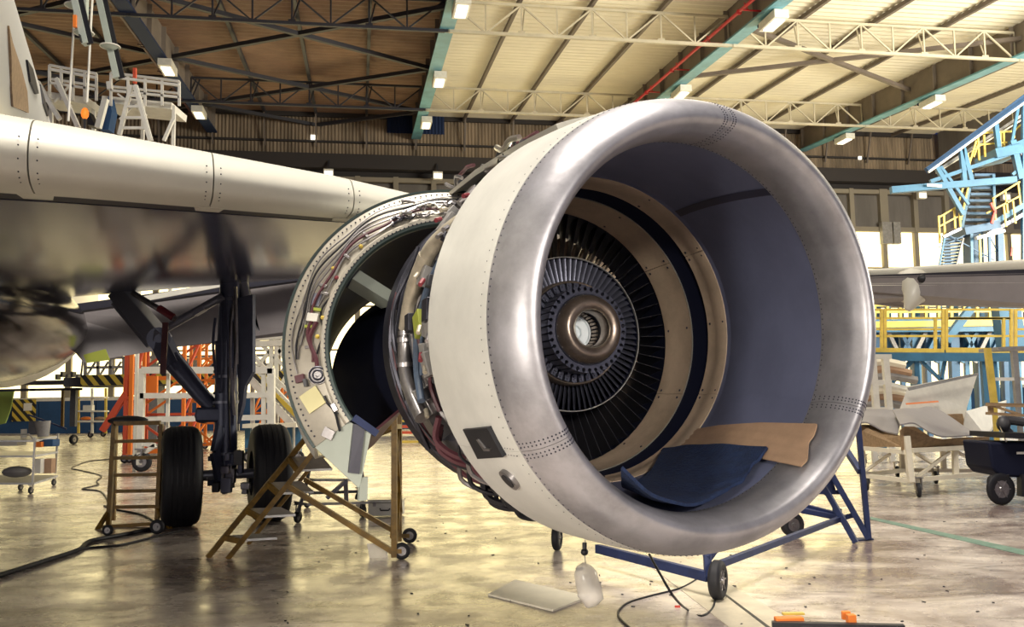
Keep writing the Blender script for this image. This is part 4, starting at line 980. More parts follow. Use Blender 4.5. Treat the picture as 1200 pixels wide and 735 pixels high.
# --- silver work trolley and the case behind the steps
t = thing('work_trolley', 'low grey wheeled trolley with castors behind the yellow steps', 'trolley', G(385, 600))
Yt = G(350, 614).y
def tb(pts, w, m='aluminium', name='frame_tube'):
    MB().tube([R(x, y, Yt + d) for x, y, d in pts], w, 8).build(name, m, t)
tb([(349, 600, 0), (356, 580, 0), (365, 540, .1)], .022, 'dark_grey'); tb([(425, 600, .5), (425, 560, .5), (420, 530, .5)], .022, 'dark_grey'); tb([(362, 578, .2), (424, 576, .6)], .018, 'dark_grey')
MB().bar(R(352, 590, Yt), R(424, 588, Yt + .5), .35, .03).build('shelf', 'aluminium', t, smooth=0); MB().bar(R(362, 562, Yt), R(404, 562, Yt + .3), .3, .03).build('shelf', 'aluminium', t, smooth=0)
MB().bar(R(383, 584, Yt - .3), R(406, 563, Yt - .2), .06, .04).bar(R(405, 563, Yt - .2), R(406, 590, Yt), .05).build('clamp_arm', 'gear_light', t, smooth=0)
for px, py in ((349, 613), (360, 595), (425, 606), (420, 590)): caster(t, G(px, py), .075, rad(70), .22, 'rubber', 'dark_grey')
t = thing('tool_case', 'white metal tool case on the floor behind the yellow steps', 'case', G(453, 604))
cz = G(453, 605); MB().box(up(cz, .10), (.42, .30, .16)).build('body', 'white', t, bevel=.012); MB().box(up(cz, .20), (.43, .31, .035)).build('lid', 'aluminium', t, bevel=.008)
for dx in (-.13, .13): MB().box(up(cz, .165) + Vector((dx, -.16, 0)), (.035, .015, .05)).build('latch', 'steel', t)
MB().tube([up(cz, .11) + Vector((-.06, -.155, 0)), up(cz, .09) + Vector((-.05, -.18, 0)), up(cz, .09) + Vector((.05, -.18, 0)), up(cz, .11) + Vector((.06, -.155, 0))], .008, 6).build('handle', 'black', t)

# --- tool trolley at the left edge
YT = G(36, 578).y
t = thing('tool_trolley', 'two-shelf metal trolley at the left edge of the photo', 'trolley', G(36, 578))
def T(x, y, d=0): return R(x, y, YT + d)
for x0, x1, y0, y1, d in ((41, 38, 513, 578, 0), (68, 65, 508, 561, .5), (-20, -20, 513, 578, 0), (-5, -5, 508, 561, .5)): MB().bar(T(x0, y0, d), T(x1, y1 - 6, d), .03).build('post', 'aluminium', t, smooth=0)
for y0, y1 in ((516, 511), (534, 529), (566, 557)): MB().prism([T(-20, y0), T(40, y0), T(68, y1, .5), T(-5, y1, .5)], (0, 0, -.03)).build('shelf', 'aluminium', t, smooth=0)
MB().tube([T(-20, 509), T(34, 509), T(40, 516)], .014, 6).build('handle', 'aluminium', t)
for px, py in ((36, 579), (63, 569), (24, 575)): caster(t, G(px, py), .06, rad(80))
MB().box(T(58, 519, .3), (.24, .25, .12)).build('plastic_bin', 'wall_blue', label='blue plastic bin on the shelf of the left trolley', cat='bin', bevel=.01)
MB().box(T(46, 521, .15), (.13, .12, .09)).build('parts_box', 'orange', label='small orange box beside the blue bin', cat='box', bevel=.004)
MB().box(T(58, 546, .3), (.14, .15, .25)).build('carton', 'card', label='brown carton on the bottom shelf of the left trolley', cat='carton', bevel=.003)
MB().box(T(47, 546, .2), (.12, .2, .24)).build('carton', 'white', label='white carton on the bottom shelf of the left trolley', cat='carton', bevel=.003)
MB().sphere(T(20, 553, .2), .2, (1.3, .8, .5), 12).build('rag_pile', 'grey', label='crumpled grey rags on the bottom shelf of the left trolley', cat='rags')
MB().box(T(12, 520, .25), (.4, .3, .07)).build('parts_tray', 'white', label='white tray on the middle shelf of the left trolley', cat='tray')
MB().tube([T(51, 512, .25), T(50, 494, .25)], [.09, .13], 14).build('bucket', 'grey', label='grey bucket standing on top of the left trolley', cat='bucket')
MB().box(T(41, 501, .25), (.17, .12, .22)).build('drill_case', 'dark_grey', label='dark tool box beside the grey bucket on the left trolley', cat='toolbox', bevel=.01)
MB().cyl(T(28, 513, .2), T(28, 503, .2), .05, 14).build('plastic_tub', 'white', label='white tub on top of the left trolley', cat='tub')

# --- platform beam on a wheeled dark strut, far left
YD = G(86, 521).y
t = thing('wheeled_platform', 'long dark platform beam on a strut with a big black wheel, far left', 'platform', G(86, 521))
MB().bar(R(-20, 450, YD), R(96, 448, YD), 1.0, .16).build('deck', 'dark_grey', t, smooth=0); MB().bar(R(-20, 458, YD - .5), R(96, 456, YD - .5), .12, .10).build('beam', 'steel_dark', t, smooth=0)
MB().bar(R(87, 455, YD), R(86, 500, YD), .22).build('strut', 'dark_grey', t, smooth=0); wheel(t, up(G(86, 521), .20), .20, .16, rad(75))
MB().bar(R(74, 455, YD + .3), R(73, 500, YD + .3), .10).build('strut', 'yellow', t, smooth=0)
for k in range(5): MB().box(R(68 + k * 6, 442 - (k % 2) * 3, YD), (.10, .3, .22)).build('fitting', 'dark_grey' if k % 2 else 'grey', t)
MB().bar(R(95, 440, YD), R(99, 408, YD), .06).build('rail', 'grey', t, smooth=0); MB().bar(R(33, 486, YD), R(78, 503, YD), .06).build('tow_arm', 'stand_blue', t, smooth=0)
MB().prism([R(-10, 458, YD + 2), R(16, 458, YD + 2), R(12, 480, YD + 2), R(6, 496, YD + 2), R(-10, 500, YD + 2)], (0, .08, 0)).build('green_cover', 'green', label='pale green fabric cover hanging at the left edge', cat='cover', smooth=0)
# wall board
w0 = HY(25, 483, WY - 1.2); MB().box(hw(w0.x, WY - .75, w0.z + .1), (1.3, .08, 1.3), HR).build('notice_board', 'hazard', label='small black board with yellow-dashed edge on the blue wall', cat='board', smooth=0)
w0 = HY(30, 479, WY - 1.2); MB().box(hw(w0.x, WY - .85, w0.z + .1), (.45, .05, .45), HR).build('notice_sheet', 'white', label='white sheet beside the dashed black board on the blue wall', cat='sign', smooth=0)
w0 = HY(237, 477, WY - 1.2); MB().box(hw(w0.x, WY - .75, w0.z), (.35, .05, .45), HR).build('notice_sheet', 'white', label='white sheet on the blue wall right of the gear brace', cat='sign', smooth=0)
# yellow rack with boxes
YK = G(115, 513).y
t = thing('shelf_rack', 'light yellow wheeled rack with white shelves in front of the blue wall', 'rack', G(115, 513))
for x in (92, 108, 124): MB().bar(R(x, 455, YK), R(x, 508, YK), .10).build('post', 'yellow_bright' if x != 108 else 'white', t, smooth=0)
for y in (466, 482, 494): MB().bar(R(90, y, YK), R(125, y, YK), .6, .08).build('shelf', 'white', t, smooth=0)
caster(t, G(106, 513), .14, 0); caster(t, G(121, 512), .14, 0)
for x, m, l in ((104, 'white', 'white box on the upper shelf of the yellow rack'), ): MB().box(R(x, 478.5, YK), (.45, .3, .3)).build('parts_box', m, label=l, cat='box')
for x, m in ((101, 'orange'), (117, 'card')): MB().sphere(R(x, 490.5, YK), .30, (1, .6, .3), 10).build('rag_bundle', m, label='%s bundle on the lower shelf of the yellow rack' % ('orange' if m == 'orange' else 'brown'), cat='bundle')

# --- gallery with hazard striping
YH = 38.0
t = thing('gallery_dock', 'grey work gallery with black and yellow striped edge behind the scaffold', 'platform', up(R(170, 500, YH), 0))
MB().bar(R(95, 449, YH), R(330, 443, YH), 3.0, .35).build('deck', 'dark_grey', t, smooth=0)
MB().bar(R(95, 446, YH - 1.6), R(345, 441, YH - 1.6), .1, .42).build('striped_edge', 'hazard', t, smooth=0)
for x in (178, 330): MB().bar(R(x, 445, YH), up(R(x, 445, YH), 0), .8).build('column', 'grey', t, smooth=0)
for k in range(16):
    x = 100 + k * 15; MB().bar(R(x, 443, YH - 1.4), R(x, 420, YH - 1.4), .10).build('post', 'grey', t, smooth=0)
    MB().bar(R(x, 443, YH - 1.4), R(x + 12, 424, YH - 1.2), .08).build('brace', 'grey', t, smooth=0)
for y in (420, 431): MB().bar(R(100, y, YH - 1.4), R(340, y - 4, YH - 1.4), .10).build('rail', 'grey', t, smooth=0)

# --- orange and red scaffold towers
def tower(px0, px1, ytop, ybot, Y, dY, m1, m2, label, rungs, dirn=1, diag=True):
    t = thing('scaffold_tower', label, 'scaffold', up(R((px0 + px1) / 2, ybot, Y), 0)); a = up(R(px0, ybot, Y), 0); b = up(R(px1, ybot, Y), 0); zt = R(px0, ytop, Y).z
    for p, mm in ((a, m1), (b, m2)):
        for d in (0, dY): MB().bar(Vector((p.x, p.y + d, .15)), Vector((p.x, p.y + d, zt)), .09).build('post', mm, t, smooth=0); caster(t, Vector((p.x, p.y + d, 0)), .11, 0, .2)
    n = rungs; 
    for k in range(n):
        z0 = .2 + (zt - .2) * k / n; z1 = .2 + (zt - .2) * (k + 1) / n
        for d in (0, dY):
            MB().bar(Vector((a.x, a.y + d, z0)), Vector((b.x, b.y + d, z0)), .07).build('rail', m1 if k % 2 else m2, t, smooth=0)
            if diag: MB().bar(Vector((a.x if (k + d > 0) % 2 else b.x, a.y + d, z0)), Vector((b.x if (k + d > 0) % 2 else a.x, b.y + d, z1)), .06).build('diagonal', m2 if k % 2 else m1, t, smooth=0)
        for p in (a, b): MB().bar(Vector((p.x, p.y, z0)), Vector((p.x, p.y + dY, z1)), .06).build('diagonal', m1, t, smooth=0)
    return t
tw = tower(146, 152, 400, 536, 24, .8, 'scaffold_red', 'orange', 'narrow red and orange scaffold post tower left of the landing gear', 2, diag=False)
tw = tower(150, 214, 400, 540, 25.5, 1.2, 'scaffold_red', 'orange', 'wide red and orange scaffold tower behind the white frame', 3)
for a_, b_ in (((148, 461), (120, 505)),): MB().bar(R(a_[0], a_[1], 24), R(b_[0], b_[1], 24), .14).build('outrigger', 'scaffold_red', tw, smooth=0)
MB().box(R(165, 452, 24.6), (.9, .1, .5)).build('panel', 'orange', tw, smooth=0)
tower(222, 252, 396, 530, 30, 1.5, 'orange', 'orange', 'orange scaffold tower seen just left of the gear strut', 5)
tower(296, 330, 452, 525, 33, 1.5, 'orange', 'orange', 'low orange scaffold seen right of the gear strut', 2)

# --- white wheeled frame behind the gear
Yw = G(166, 553).y
t = thing('tube_trolley', 'white tube frame on castors behind the landing gear wheels', 'frame', G(166, 553))
def wf(x1, y1, x2, y2, w=.16, d=0, nm='tube'): MB().bar(R(x1, y1, Yw + d), R(x2, y2, Yw + d), w * .75).build(nm, 'white', t, smooth=0)
wf(167, 434, 320, 434, .20); wf(167, 432, 164, 545, .16); wf(165, 464, 320, 463); wf(164, 492, 320, 489); wf(318, 432, 318, 497, .2); wf(309, 434, 309, 497, .12); wf(166, 533, 182, 522, .12); wf(182, 522, 165, 520, .12)
caster(t, G(166, 553), .22, 0, .5); caster(t, G(318, 553), .22, 0, .5); wf(318, 497, 318, 545, .2)
# --- white lattice stair behind the engine
Ys = 30.0
t = thing('access_stair', 'white lattice tower with a long stair descending behind the open cowl', 'stairs', up(R(330, 500, Ys), 0))
def ws(x1, y1, x2, y2, w=.13, d=0, nm='lattice_bar', m='white'): MB().bar(R(x1, y1, Ys + d), R(x2, y2, Ys + d), w).build(nm, m, t, smooth=0)
for d in (0, 1.6):
    ws(290, 396, 350, 393, .2, d, 'chord'); ws(290, 404, 350, 401, .2, d, 'chord')
    for x in (296, 318, 324, 345): ws(x, 398, x, 505, .12, d, 'post'); p = R(x, 505, Ys + d); MB().bar(p, up(p, 0), .12).build('post', 'white', t, smooth=0)
    for x1, y1, x2, y2 in ((292, 410, 318, 440), (318, 410, 292, 440), (300, 398, 336, 432), (338, 398, 300, 450), (330, 400, 348, 425), (348, 420, 318, 470), (292, 440, 330, 480), (324, 405, 350, 450)): ws(x1, y1, x2, y2, .11, d)
ws(290, 425, 352, 490, .22, -.3, 'stringer'); ws(286, 436, 345, 500, .22, -.9, 'stringer')
for k in range(15): f = k / 14; MB().bar(R(290 + 60 * f, 427 + 62 * f, Ys - .3), R(286 + 60 * f, 436 + 62 * f, Ys - .9), .28, .05).build('tread', 'grey', t, smooth=0)
MB().bar(R(296, 437, Ys - 1.0), R(350, 490, Ys - 1.0), .05, .14).build('striped_rail', 'hazard', t, smooth=0)
ws(290, 412, 350, 470, .10, -.6, 'handrail')
# --- blue trolley behind the gear wheel
YB = G(340, 541).y
t = thing('blue_trolley', 'blue wheeled table with a cream top behind the right gear wheel', 'trolley', G(340, 541))
MB().bar(R(290, 499, YB), R(352, 498, YB), .9, .10).build('top', 'paper', t, smooth=0)
for x in (291, 340, 350): MB().bar(R(x, 501, YB), R(x, 540, YB), .14).build('leg', 'dock_blue', t, smooth=0)
MB().bar(R(290, 531, YB), R(350, 531, YB), .12).build('rail', 'dock_blue', t, smooth=0); caster(t, G(350, 542), .14); caster(t, G(291, 542), .14)
c = G(333, 514); wheel(thing('spare_wheel_dolly', 'black tyre with pale hub on a dolly behind the blue table', 'wheel', up(G(331, 519), 0)), up(G(331, 519), .42), .42, .3, rad(20), 'tyre', 'rubber', 'white')
c = G(155, 520); t = thing('ground_cart', 'low dark cart with a round black tyre behind the left yellow ladder', 'cart', up(G(155, 522), 0)); wheel(t, up(G(155, 522), .45), .45, .3, rad(70), 'tyre'); MB().box(up(G(180, 519), .45), (1.1, .8, .5)).build('body', 'maroon', t, bevel=.04)
# stacked yellow and blue frames seen through the gap under the cowl
Yq = G(490, 519).y
t = thing('yellow_barrier', 'yellow and red barrier rails seen under the engine', 'barrier', G(490, 519))
for y, m in ((500, 'scaffold_red'), (507, 'scaffold_red'), (518, 'yellow_bright')): MB().bar(R(462, y, Yq), R(530, y, Yq), .10).build('rail', m, t, smooth=0)
for x in (464, 492, 528): MB().bar(R(x, 495, Yq), up(R(x, 519, Yq), 0), .10).build('post', 'yellow_bright', t, smooth=0)
Yq = 42
t = thing('striped_dock', 'blue dock with yellow steps seen under the engine between cowls', 'dock', up(R(485, 495, Yq), 0))
MB().box(R(485, 482, Yq + .6), (3.6, 1, 1.6)).build('side_panel', 'dock_blue_dark', t, smooth=0)
for y in (473, 480, 487, 493.5): MB().bar(R(462, y, Yq), R(510, y, Yq), .22, .10).build('tread', 'yellow_bright', t, smooth=0)
for x in (463, 509): MB().bar(R(x, 470, Yq), up(R(x, 495, Yq), 0), .14).build('post', 'yellow_bright', t, smooth=0)

# --- white maintenance platform rising behind the wing, upper left
YP = 20.5
def platform(px0, px1, ytop, ydeck, label, round_left, leg=True):
    t = thing('maintenance_platform', label, 'platform', up(R((px0 + px1) / 2, 480, YP), 0), group=None)
    def b(x1, y1, x2, y2, w=.10, d=0, nm='rail', m='white'): MB().bar(R(x1, y1, YP + d), R(x2, y2, YP + d), w * .58).build(nm, m, t, smooth=0)
    for d in (0, 1.5):
        yo = -d * 3
        b(px0, ytop + yo, px1, ytop + 10 + yo, .10, d); b(px0, ytop + 16 + yo, px1, ytop + 24 + yo, .09, d)
        for k in range(5): x = px0 + (px1 - px0) * k / 4; b(x, ytop + 2.5 * k + yo, x, ydeck, .09, d, 'post')
    MB().bar(R(px0, ydeck, YP + .8), R(px1, ydeck + 8, YP + .8), 1.0, .16).build('deck', 'white', t, smooth=0)
    for x in (() if not leg else (168, 204)):
        for d in (.2, 1.4): p = R(x, ydeck, YP + d); MB().bar(p, up(p, 0), .07).build('leg', 'white', t, smooth=0)
    return t, b
t, b = platform(58, 113, 81, 118, 'white railed platform beside the fuselage, left of the two above the wing', True, False)
b(66, 92, 92, 150, .16, -.2, 'stringer'); b(44, 96, 70, 140, .16, -.2, 'stringer'); b(64, 120, 82, 100, .07); b(64, 100, 84, 125, .07)
t, b = platform(130, 210, 90, 124, 'white railed platform with an A-shaped step, right of the two above the wing', True)
b(154, 100, 140, 158, .14, -.4, 'stringer'); b(158, 100, 176, 165, .14, -.4, 'stringer'); b(160, 100, 178, 165, .09, -.4); b(138, 110, 172, 135, .07); b(172, 108, 140, 140, .07)
for y in (112, 125, 138, 150): b(154 - (y - 100) * .24, y, 158 + (y - 100) * .28, y, .10, -.4, 'tread')
b(192, 165, 203, 140, .12); b(128, 96, 129, 105, .18); b(158, 80, 158, 98, .12, .2, 'stanchion', 'scaffold_red')
MB().bar(R(115, 150, YP - .6), R(124, 116, YP - .6), .12).build('pole', 'white', t, smooth=0)
for x in (60, 110): b(x, 120, x, 172, .14, .8, 'post')
b(55, 172, 206, 176, .3, .8, 'beam')
MB().sphere(R(99.5, 133, YP - .6), .085, (1, 1, 1.6), 12).build('warning_lamp', mat('lamp_orange', (1, .25, .03), .4, emit=.8), label='glowing orange warning lamp between the white platforms', cat='lamp')
b(99.5, 134, 99.5, 172, .08, -.6, 'lamp_post', 'dark_grey')
MB().prism([R(102, 146, YP), R(103, 130, YP), R(112, 148, YP)], (0, .3, 0)).build('dark_cover', 'black', label='dark wedge beside the orange warning lamp', cat='cover')
MB().prism([R(117, 152, YP), R(127, 112, YP), R(131, 130, YP), R(127, 152, YP)], (0, .3, 0)).build('dark_cover', 'wall_blue', label='dark blue cloth with orange edge beside the A-shaped step', cat='cover')
# crane arms and hoist ropes hanging from the top left
YC = 17.0
for pts, lb in ((((84, -20, 0), (101, 52, 0)), 'grey-green hoist arm with striped tip at the top left'), (((113, -20, 1), (138, 92, 1)), 'long grey-green mast leaning beside the hoist arm, top left')):
    t = thing('hoist_arm', lb, 'hoist', R(pts[1][0], pts[1][1], YC + pts[1][2])); a = R(pts[0][0], pts[0][1], YC + pts[0][2]); b2 = R(pts[1][0], pts[1][1], YC + pts[1][2])
    MB().bar(a, b2, .16, .12).build('arm', 'sage', t, smooth=0); MB().bar(a + Vector((.09, -.02, 0)), b2 + Vector((.09, -.02, 0)), .04, .12).build('arm_edge', 'black', t, smooth=0)
    if pts[0][0] < 100: MB().bar(at(a, b2, .88) + Vector((-.04, -.07, 0)), b2 + Vector((-.04, -.07, 0)), .14, .02).build('striped_tip', 'hazard', t, smooth=0)
for x0, x1, y1, lb in ((90, 80, 142, 'left hoist rope of the two hanging at top left'), (110, 102, 120, 'right hoist rope of the two hanging at top left')):
    MB().tube([R(x0, -30, YC + .6), R(x0 - 3, 20, YC + .6), R(x1, y1, YC + .6)], .022, 6).build('rope', 'white', label=lb, cat='rope')
p_ = R(98, 40, YC + .4); MB().bar(up(p_, 17.0), p_, .12).build('steel_pole', 'sage', label='short upright grey-green pole by the hoist arm', cat='pole')
for x, y, lb in ((88, 6, 'topmost pale reflector dish at the top left'), (98, 38, 'middle pale reflector dish on the pole at the top left'), (129, 54, 'pale reflector dish on the leaning mast')):
    YR = YC + (.9 if x > 120 else .5)
    t = thing('reflector_dish', lb, 'lamp', R(x, y, YR), group='reflector dishes at the top left')
    c = R(x, y, YR); MB().bar(c + Vector((0, 0, .04)), c + Vector((.0, .2, .06)), .04).build('bracket', 'sage', t, smooth=0); MB().tube([c + Vector((0, 0, -.06)), c + Vector((0, 0, 0)), c + Vector((0, 0, .05))], [.10, .19, .04], 14).build('dish', 'sage', t); MB().tube([c + Vector((.19 * cos(k * pi / 8), .19 * sin(k * pi / 8), -.01)) for k in range(16)], .014, 6, True).build('rim', 'white', t)
MB().bar(R(88, 18, YC - .1), R(88, 32, YC - .1), .06).build('hook_strap', 'orange', label='orange strap below the hoist arm', cat='strap')

# ------------------------------------------------------------------ right side: second aircraft wing
t = thing('parked_aircraft_wing', 'pale wing of a second aircraft with red tags, behind the engine at right', 'wing', R(1130, 365, 18))
def w2(px, py): return R(px, py, 21 - (px - 990) / 210 * 4)
def wq(pts, off, name, m, **k): return MB().prism([w2(*p) for p in pts], off).build(name, m, t, smooth=0, **k)
MB().tube([w2(930, 325), w2(1000, 322.5), w2(1100, 318), w2(1270, 310)], [.10, .11, .13, .16], 16).build('leading_edge', 'wing_paint', t)
wq([(930, 326), (1270, 313), (1270, 321), (930, 328)], (0, .5, .05), 'leading_edge_gap', 'wing_dark')
wq([(930, 326), (1270, 319), (1270, 336), (930, 333)], (-.3, 3.5, .35), 'wing_box', 'flap_paint')
wq([(930, 332.5), (1270, 331), (1270, 334.5), (930, 335)], (0, .08, 0), 'flap_edge', 'white')
wq([(930, 335), (1270, 334), (1270, 361), (1190, 360), (1085, 357), (1060, 360), (1025, 356), (930, 356)], (0, .15, .0), 'flap', 'flap_paint')
MB().tube(spline([w2(1076, 333) + Vector((0, .4, 0)), w2(1068, 338) + Vector((0, -.3, 0)), w2(1050, 353) + Vector((0, -.9, 0)), w2(1036, 370) + Vector((0, -1.2, 0))], 4), [.42, .42, .40, .38, .36, .34, .30, .26, .22, .18, .14, .10, .06], 14).build('track_fairing', 'wing_paint', t)
MB().sphere(w2(1070, 335) + Vector((0, -.75, .05)), .20, (1.2, .5, .6), 12).build('fairing_opening', 'black', t)
for x in (1045, 1123, 1165): MB().box(w2(x, 323), (.06, .3, .10)).build('slat_track', 'wing_paint', t)
for x, y, m, w_, h_, rt in ((1045, 345, 'red_tag', .09, .30, .1), (1122, 343, 'red_tag', .04, .22, .0), (1127, 345, 'red_tag', .08, .32, .15), (1095, 336, 'white', .10, .18, .3), (1084, 348, 'white', .09, .18, -.1)):
    MB().box(w2(x, y) + Vector((0, -.9, 0)), (w_, .01, h_), Matrix.Rotation(-rt, 3, 'Y')).build('warning_tag' if m == 'red_tag' else 'paper_tag', m, t, smooth=0)

# ------------------------------------------------------------------ right side: docks
Yk = 24.0
t = thing('railed_dock', 'blue work dock with bright yellow guard rails right of the engine', 'dock', up(R(1120, 480, Yk), 0))
def kb(x1, y1, x2, y2, w, m, nm, d=0): MB().bar(R(x1, y1, Yk + d), R(x2, y2, Yk + d), w).build(nm, m, t, smooth=0)
MB().bar(R(1000, 416, Yk + 1), R(1230, 417, Yk + 1), 2.2, .16).build('deck', 'dock_blue', t, smooth=0)
MB().bar(R(1000, 418, Yk - .1), R(1230, 419, Yk - .1), .12, .22).build('deck_beam', 'dock_blue', t, smooth=0)
MB().bar(R(1000, 410.5, Yk - .1), R(1106, 412, Yk - .1), .06, .14).build('toe_board', 'yellow_bright', t, smooth=0); MB().bar(R(1108, 410.5, Yk - .1), R(1230, 412, Yk - .1), .06, .14).build('toe_board', 'yellow_bright', t, smooth=0)
for a, b in ((1037, 1105), (1109, 1185), (1190, 1260), (980, 1033)):
    for y in (363, 373, 386 if a != 1109 else 373.5, 394): kb(a + 2, y, b - 2, y, .055, 'yellow_bright', 'guard_rail')
    for x in (a, b, b - 9): kb(x, 362 if x != b - 9 else 373, x, 412, .07, 'yellow_bright', 'rail_post')
for x1, y1, x2, y2, w in ((1073, 419, 1073, 452, .11), (1071, 420, 1025, 470, .11), (1076, 420, 1103, 446, .08), (1108, 420, 1103, 446, .08), (1152, 420, 1156, 478, .14), (1163, 420, 1168, 478, .14), (1025, 420, 1025, 475, .1)): kb(x1, y1, x2, y2, w, 'dock_blue', 'brace')
for x in (1030, 1073, 1155, 1215):
    for d in (0, 2): p = R(x, 420, Yk + d); MB().bar(p, up(p, 0), .12).build('leg', 'dock_blue', t, smooth=0)
# dock further back: beams, posts
Yk2 = 33.0
t = thing('rear_dock', 'large dark blue dock structure behind the yellow railed dock', 'dock', up(R(1130, 490, Yk2), 0))
q = random.Random(21)
MB().bar(R(1000, 386, Yk2 + 1), R(1260, 384, Yk2 + 1), 3, .45).build('deck', 'dock_blue', t, smooth=0); MB().bar(R(1000, 381, Yk2 - .5), R(1260, 377, Yk2 - .5), .1, .22).build('toe_board', 'yellow_bright', t, smooth=0)
MB().prism([R(1030, 392, Yk2 + 1.5), R(1260, 390, Yk2 + 1.5), R(1260, 412, Yk2 + 1.5), R(1030, 412, Yk2 + 1.5)], (0, .3, 0)).build('side_panel', 'dock_blue_dark', t, smooth=0)
for k in range(16):
    x = 1025 + k * 15; MB().bar(R(x, 350 if k % 3 else 330, Yk2), up(R(x, 420, Yk2), 0), .16 if k % 3 else .3).build('post', 'dock_blue' if k % 2 else 'dock_blue_dark', t, smooth=0)
    MB().bar(R(x, 356, Yk2 - .4), R(x, 380, Yk2 - .4), .09).build('rail_post', 'yellow_bright', t, smooth=0)
    MB().bar(R(x, 388, Yk2 - .2), R(x + 18 * q.choice((-1, 1)), 425, Yk2 - .2), .13).build('brace', q.choice(['dock_blue', 'dock_blue_dark', 'grey']), t, smooth=0)
for y in (358, 366): MB().bar(R(1010, y, Yk2 - .4), R(1260, y - 2, Yk2 - .4), .08).build('guard_rail', 'yellow_bright', t, smooth=0)
MB().bar(R(1137, 362, Yk2 - 2), R(1108, 400, Yk2 - 2), .25).build('brace', 'dock_blue', t, smooth=0); MB().bar(R(1178, 358, Yk2 - 4), R(1186, 412, Yk2 - 4), .7, .5).build('column', 'dock_blue', t, smooth=0)
for x in (1175, 1190): pass
# shelves with parts between engine and truss, low clutter
YS = 20.0
t = thing('parts_rack', 'cream rack with grey and brown curved panels beside the engine at right', 'rack', up(R(1035, 490, YS), 0))
for x, y0 in ((1024, 430), (1036, 417), (1041, 478)): pass
for x in (1022, 1037): MB().bar(R(x, 417, YS), R(x + 5, 482, YS), .13).build('post', 'white', t, smooth=0)
for y in (418, 448, 480): MB().bar(R(1000, y, YS), R(1044, y, YS), .10).build('rail', 'white', t, smooth=0)
for i, y in enumerate((424, 433, 441, 452, 458, 465, 472)):
    x0 = 1010; x1 = 1060 + (i * 7) % 20
    MB().tube(spline([R(x0, y + 3, YS + 1), R((x0 + x1) / 2, y, YS + 1), R(x1, y + 5, YS + 1)], 4), .10, 6).build('stacked_panel', ['paper', 'card', 'grey', 'white'][i % 4], t)
for x in (1022, 1042): p = R(x, 480, YS); MB().bar(p, up(p, 0), .1).build('leg', 'white', t, smooth=0)
# white stabiliser panel standing upright
Yp = 15.5
pn = MB().prism([R(1052, 486, Yp), R(1064, 453, Yp + .2), R(1146, 437, Yp + .8), R(1133, 478, Yp + .6), R(1131, 505, Yp + .5), R(1060, 500, Yp)], (.05, .12, 0)).build('tail_surface', 'white', label='large white tapered aircraft panel with an orange mark, standing upright', cat='panel', smooth=0)
MB().prism([R(1061, 472.5, Yp - .03), R(1099, 469.5, Yp + .3), R(1100, 471.5, Yp + .3), R(1062, 474.5, Yp - .03)], (0, -.01, 0)).build('orange_mark', 'orange', pn, smooth=0)
MB().prism([R(1063, 454.5, Yp - .0), R(1146, 437, Yp + .6), R(1146, 440, Yp + .6), R(1065, 458, Yp - .0)], (0, -.02, 0)).build('dark_edge', 'grey', pn, smooth=0)
MB().prism([R(1132, 482, Yp + .2), R(1180, 469, Yp + .8), R(1176, 490, Yp + .8), R(1156, 512, Yp + .2), R(1128, 508, Yp + .1)], (.03, .08, 0)).build('tail_surface', 'white', label='smaller white curved panel right of the large white panel', cat='panel', smooth=0)
# cart with saddle boards and curved cowlings
YQ = G(1077, 583).y
t = thing('panel_cart', 'cream wheeled cart with brown saddle boards carrying curved panels, at right', 'cart', G(1077, 583))
def Qc(x, y, d=0): return R(x, y, YQ + d)
def qb(x1, y1, d1, x2, y2, d2, w=.06, nm='frame_bar'): MB().bar(Qc(x1, y1, d1), Qc(x2, y2, d2), w).build(nm, 'paper', t, smooth=0)
qb(1068, 528, 0, 1165, 523, .9); qb(1008, 525, 1.2, 1062, 530, 0); qb(1062, 511, 0, 1068, 565, 0, .08); qb(1068, 563, 0, 1166, 554, .9); qb(1008, 557, 1.2, 1068, 564, 0)
qb(1062, 529, 2.2, 1157, 524, 2.6); qb(1010, 557, 1.3, 1062, 551, 2.2); qb(1062, 551, 2.2, 1160, 552, 2.6); qb(1012, 525, 1.3, 1056, 529, 2.2, .05)
for x, d, y1 in ((1119, .5, 558), (1057, 2.2, 552), (1105, 2.4, 549), (1010, 1.2, 557)): qb(x, 528, d, x + 1, y1, d, .07)
for l in ((1072, 561, .1, 1113, 530, .4), (1073, 531, .1, 1100, 548, 2.3), (1120, 529, .5, 1160, 550, .9), (1011, 554, 1.2, 1043, 532, .8)): qb(*l, .04)
for px, py in ((1077, 583), (1016, 575), (1097, 567), (1052, 560), (1013, 549)): caster(t, G(px, py), .10, rad(75), .27)
b1 = [(1055, 505, 0), (1060, 500, 0), (1072, 500, 0), (1080, 505, .1), (1090, 512, .2), (1105, 515, .35), (1125, 513, .55), (1160, 512, .9), (1157, 524, .9), (1057, 528, 0)]
MB().prism([Qc(*p) for p in b1], (.01, .05, 0)).build('saddle_board', 'wood', t, smooth=0)
MB().prism([Qc(x - 50, y - 2, d + 1.2) for x, y, d in b1[:6]] + [Qc(1056, 511, .2), Qc(1056, 524, .2), Qc(1006, 524, 1.2)], (.01, .05, 0)).build('saddle_board', 'wood', t, smooth=0)
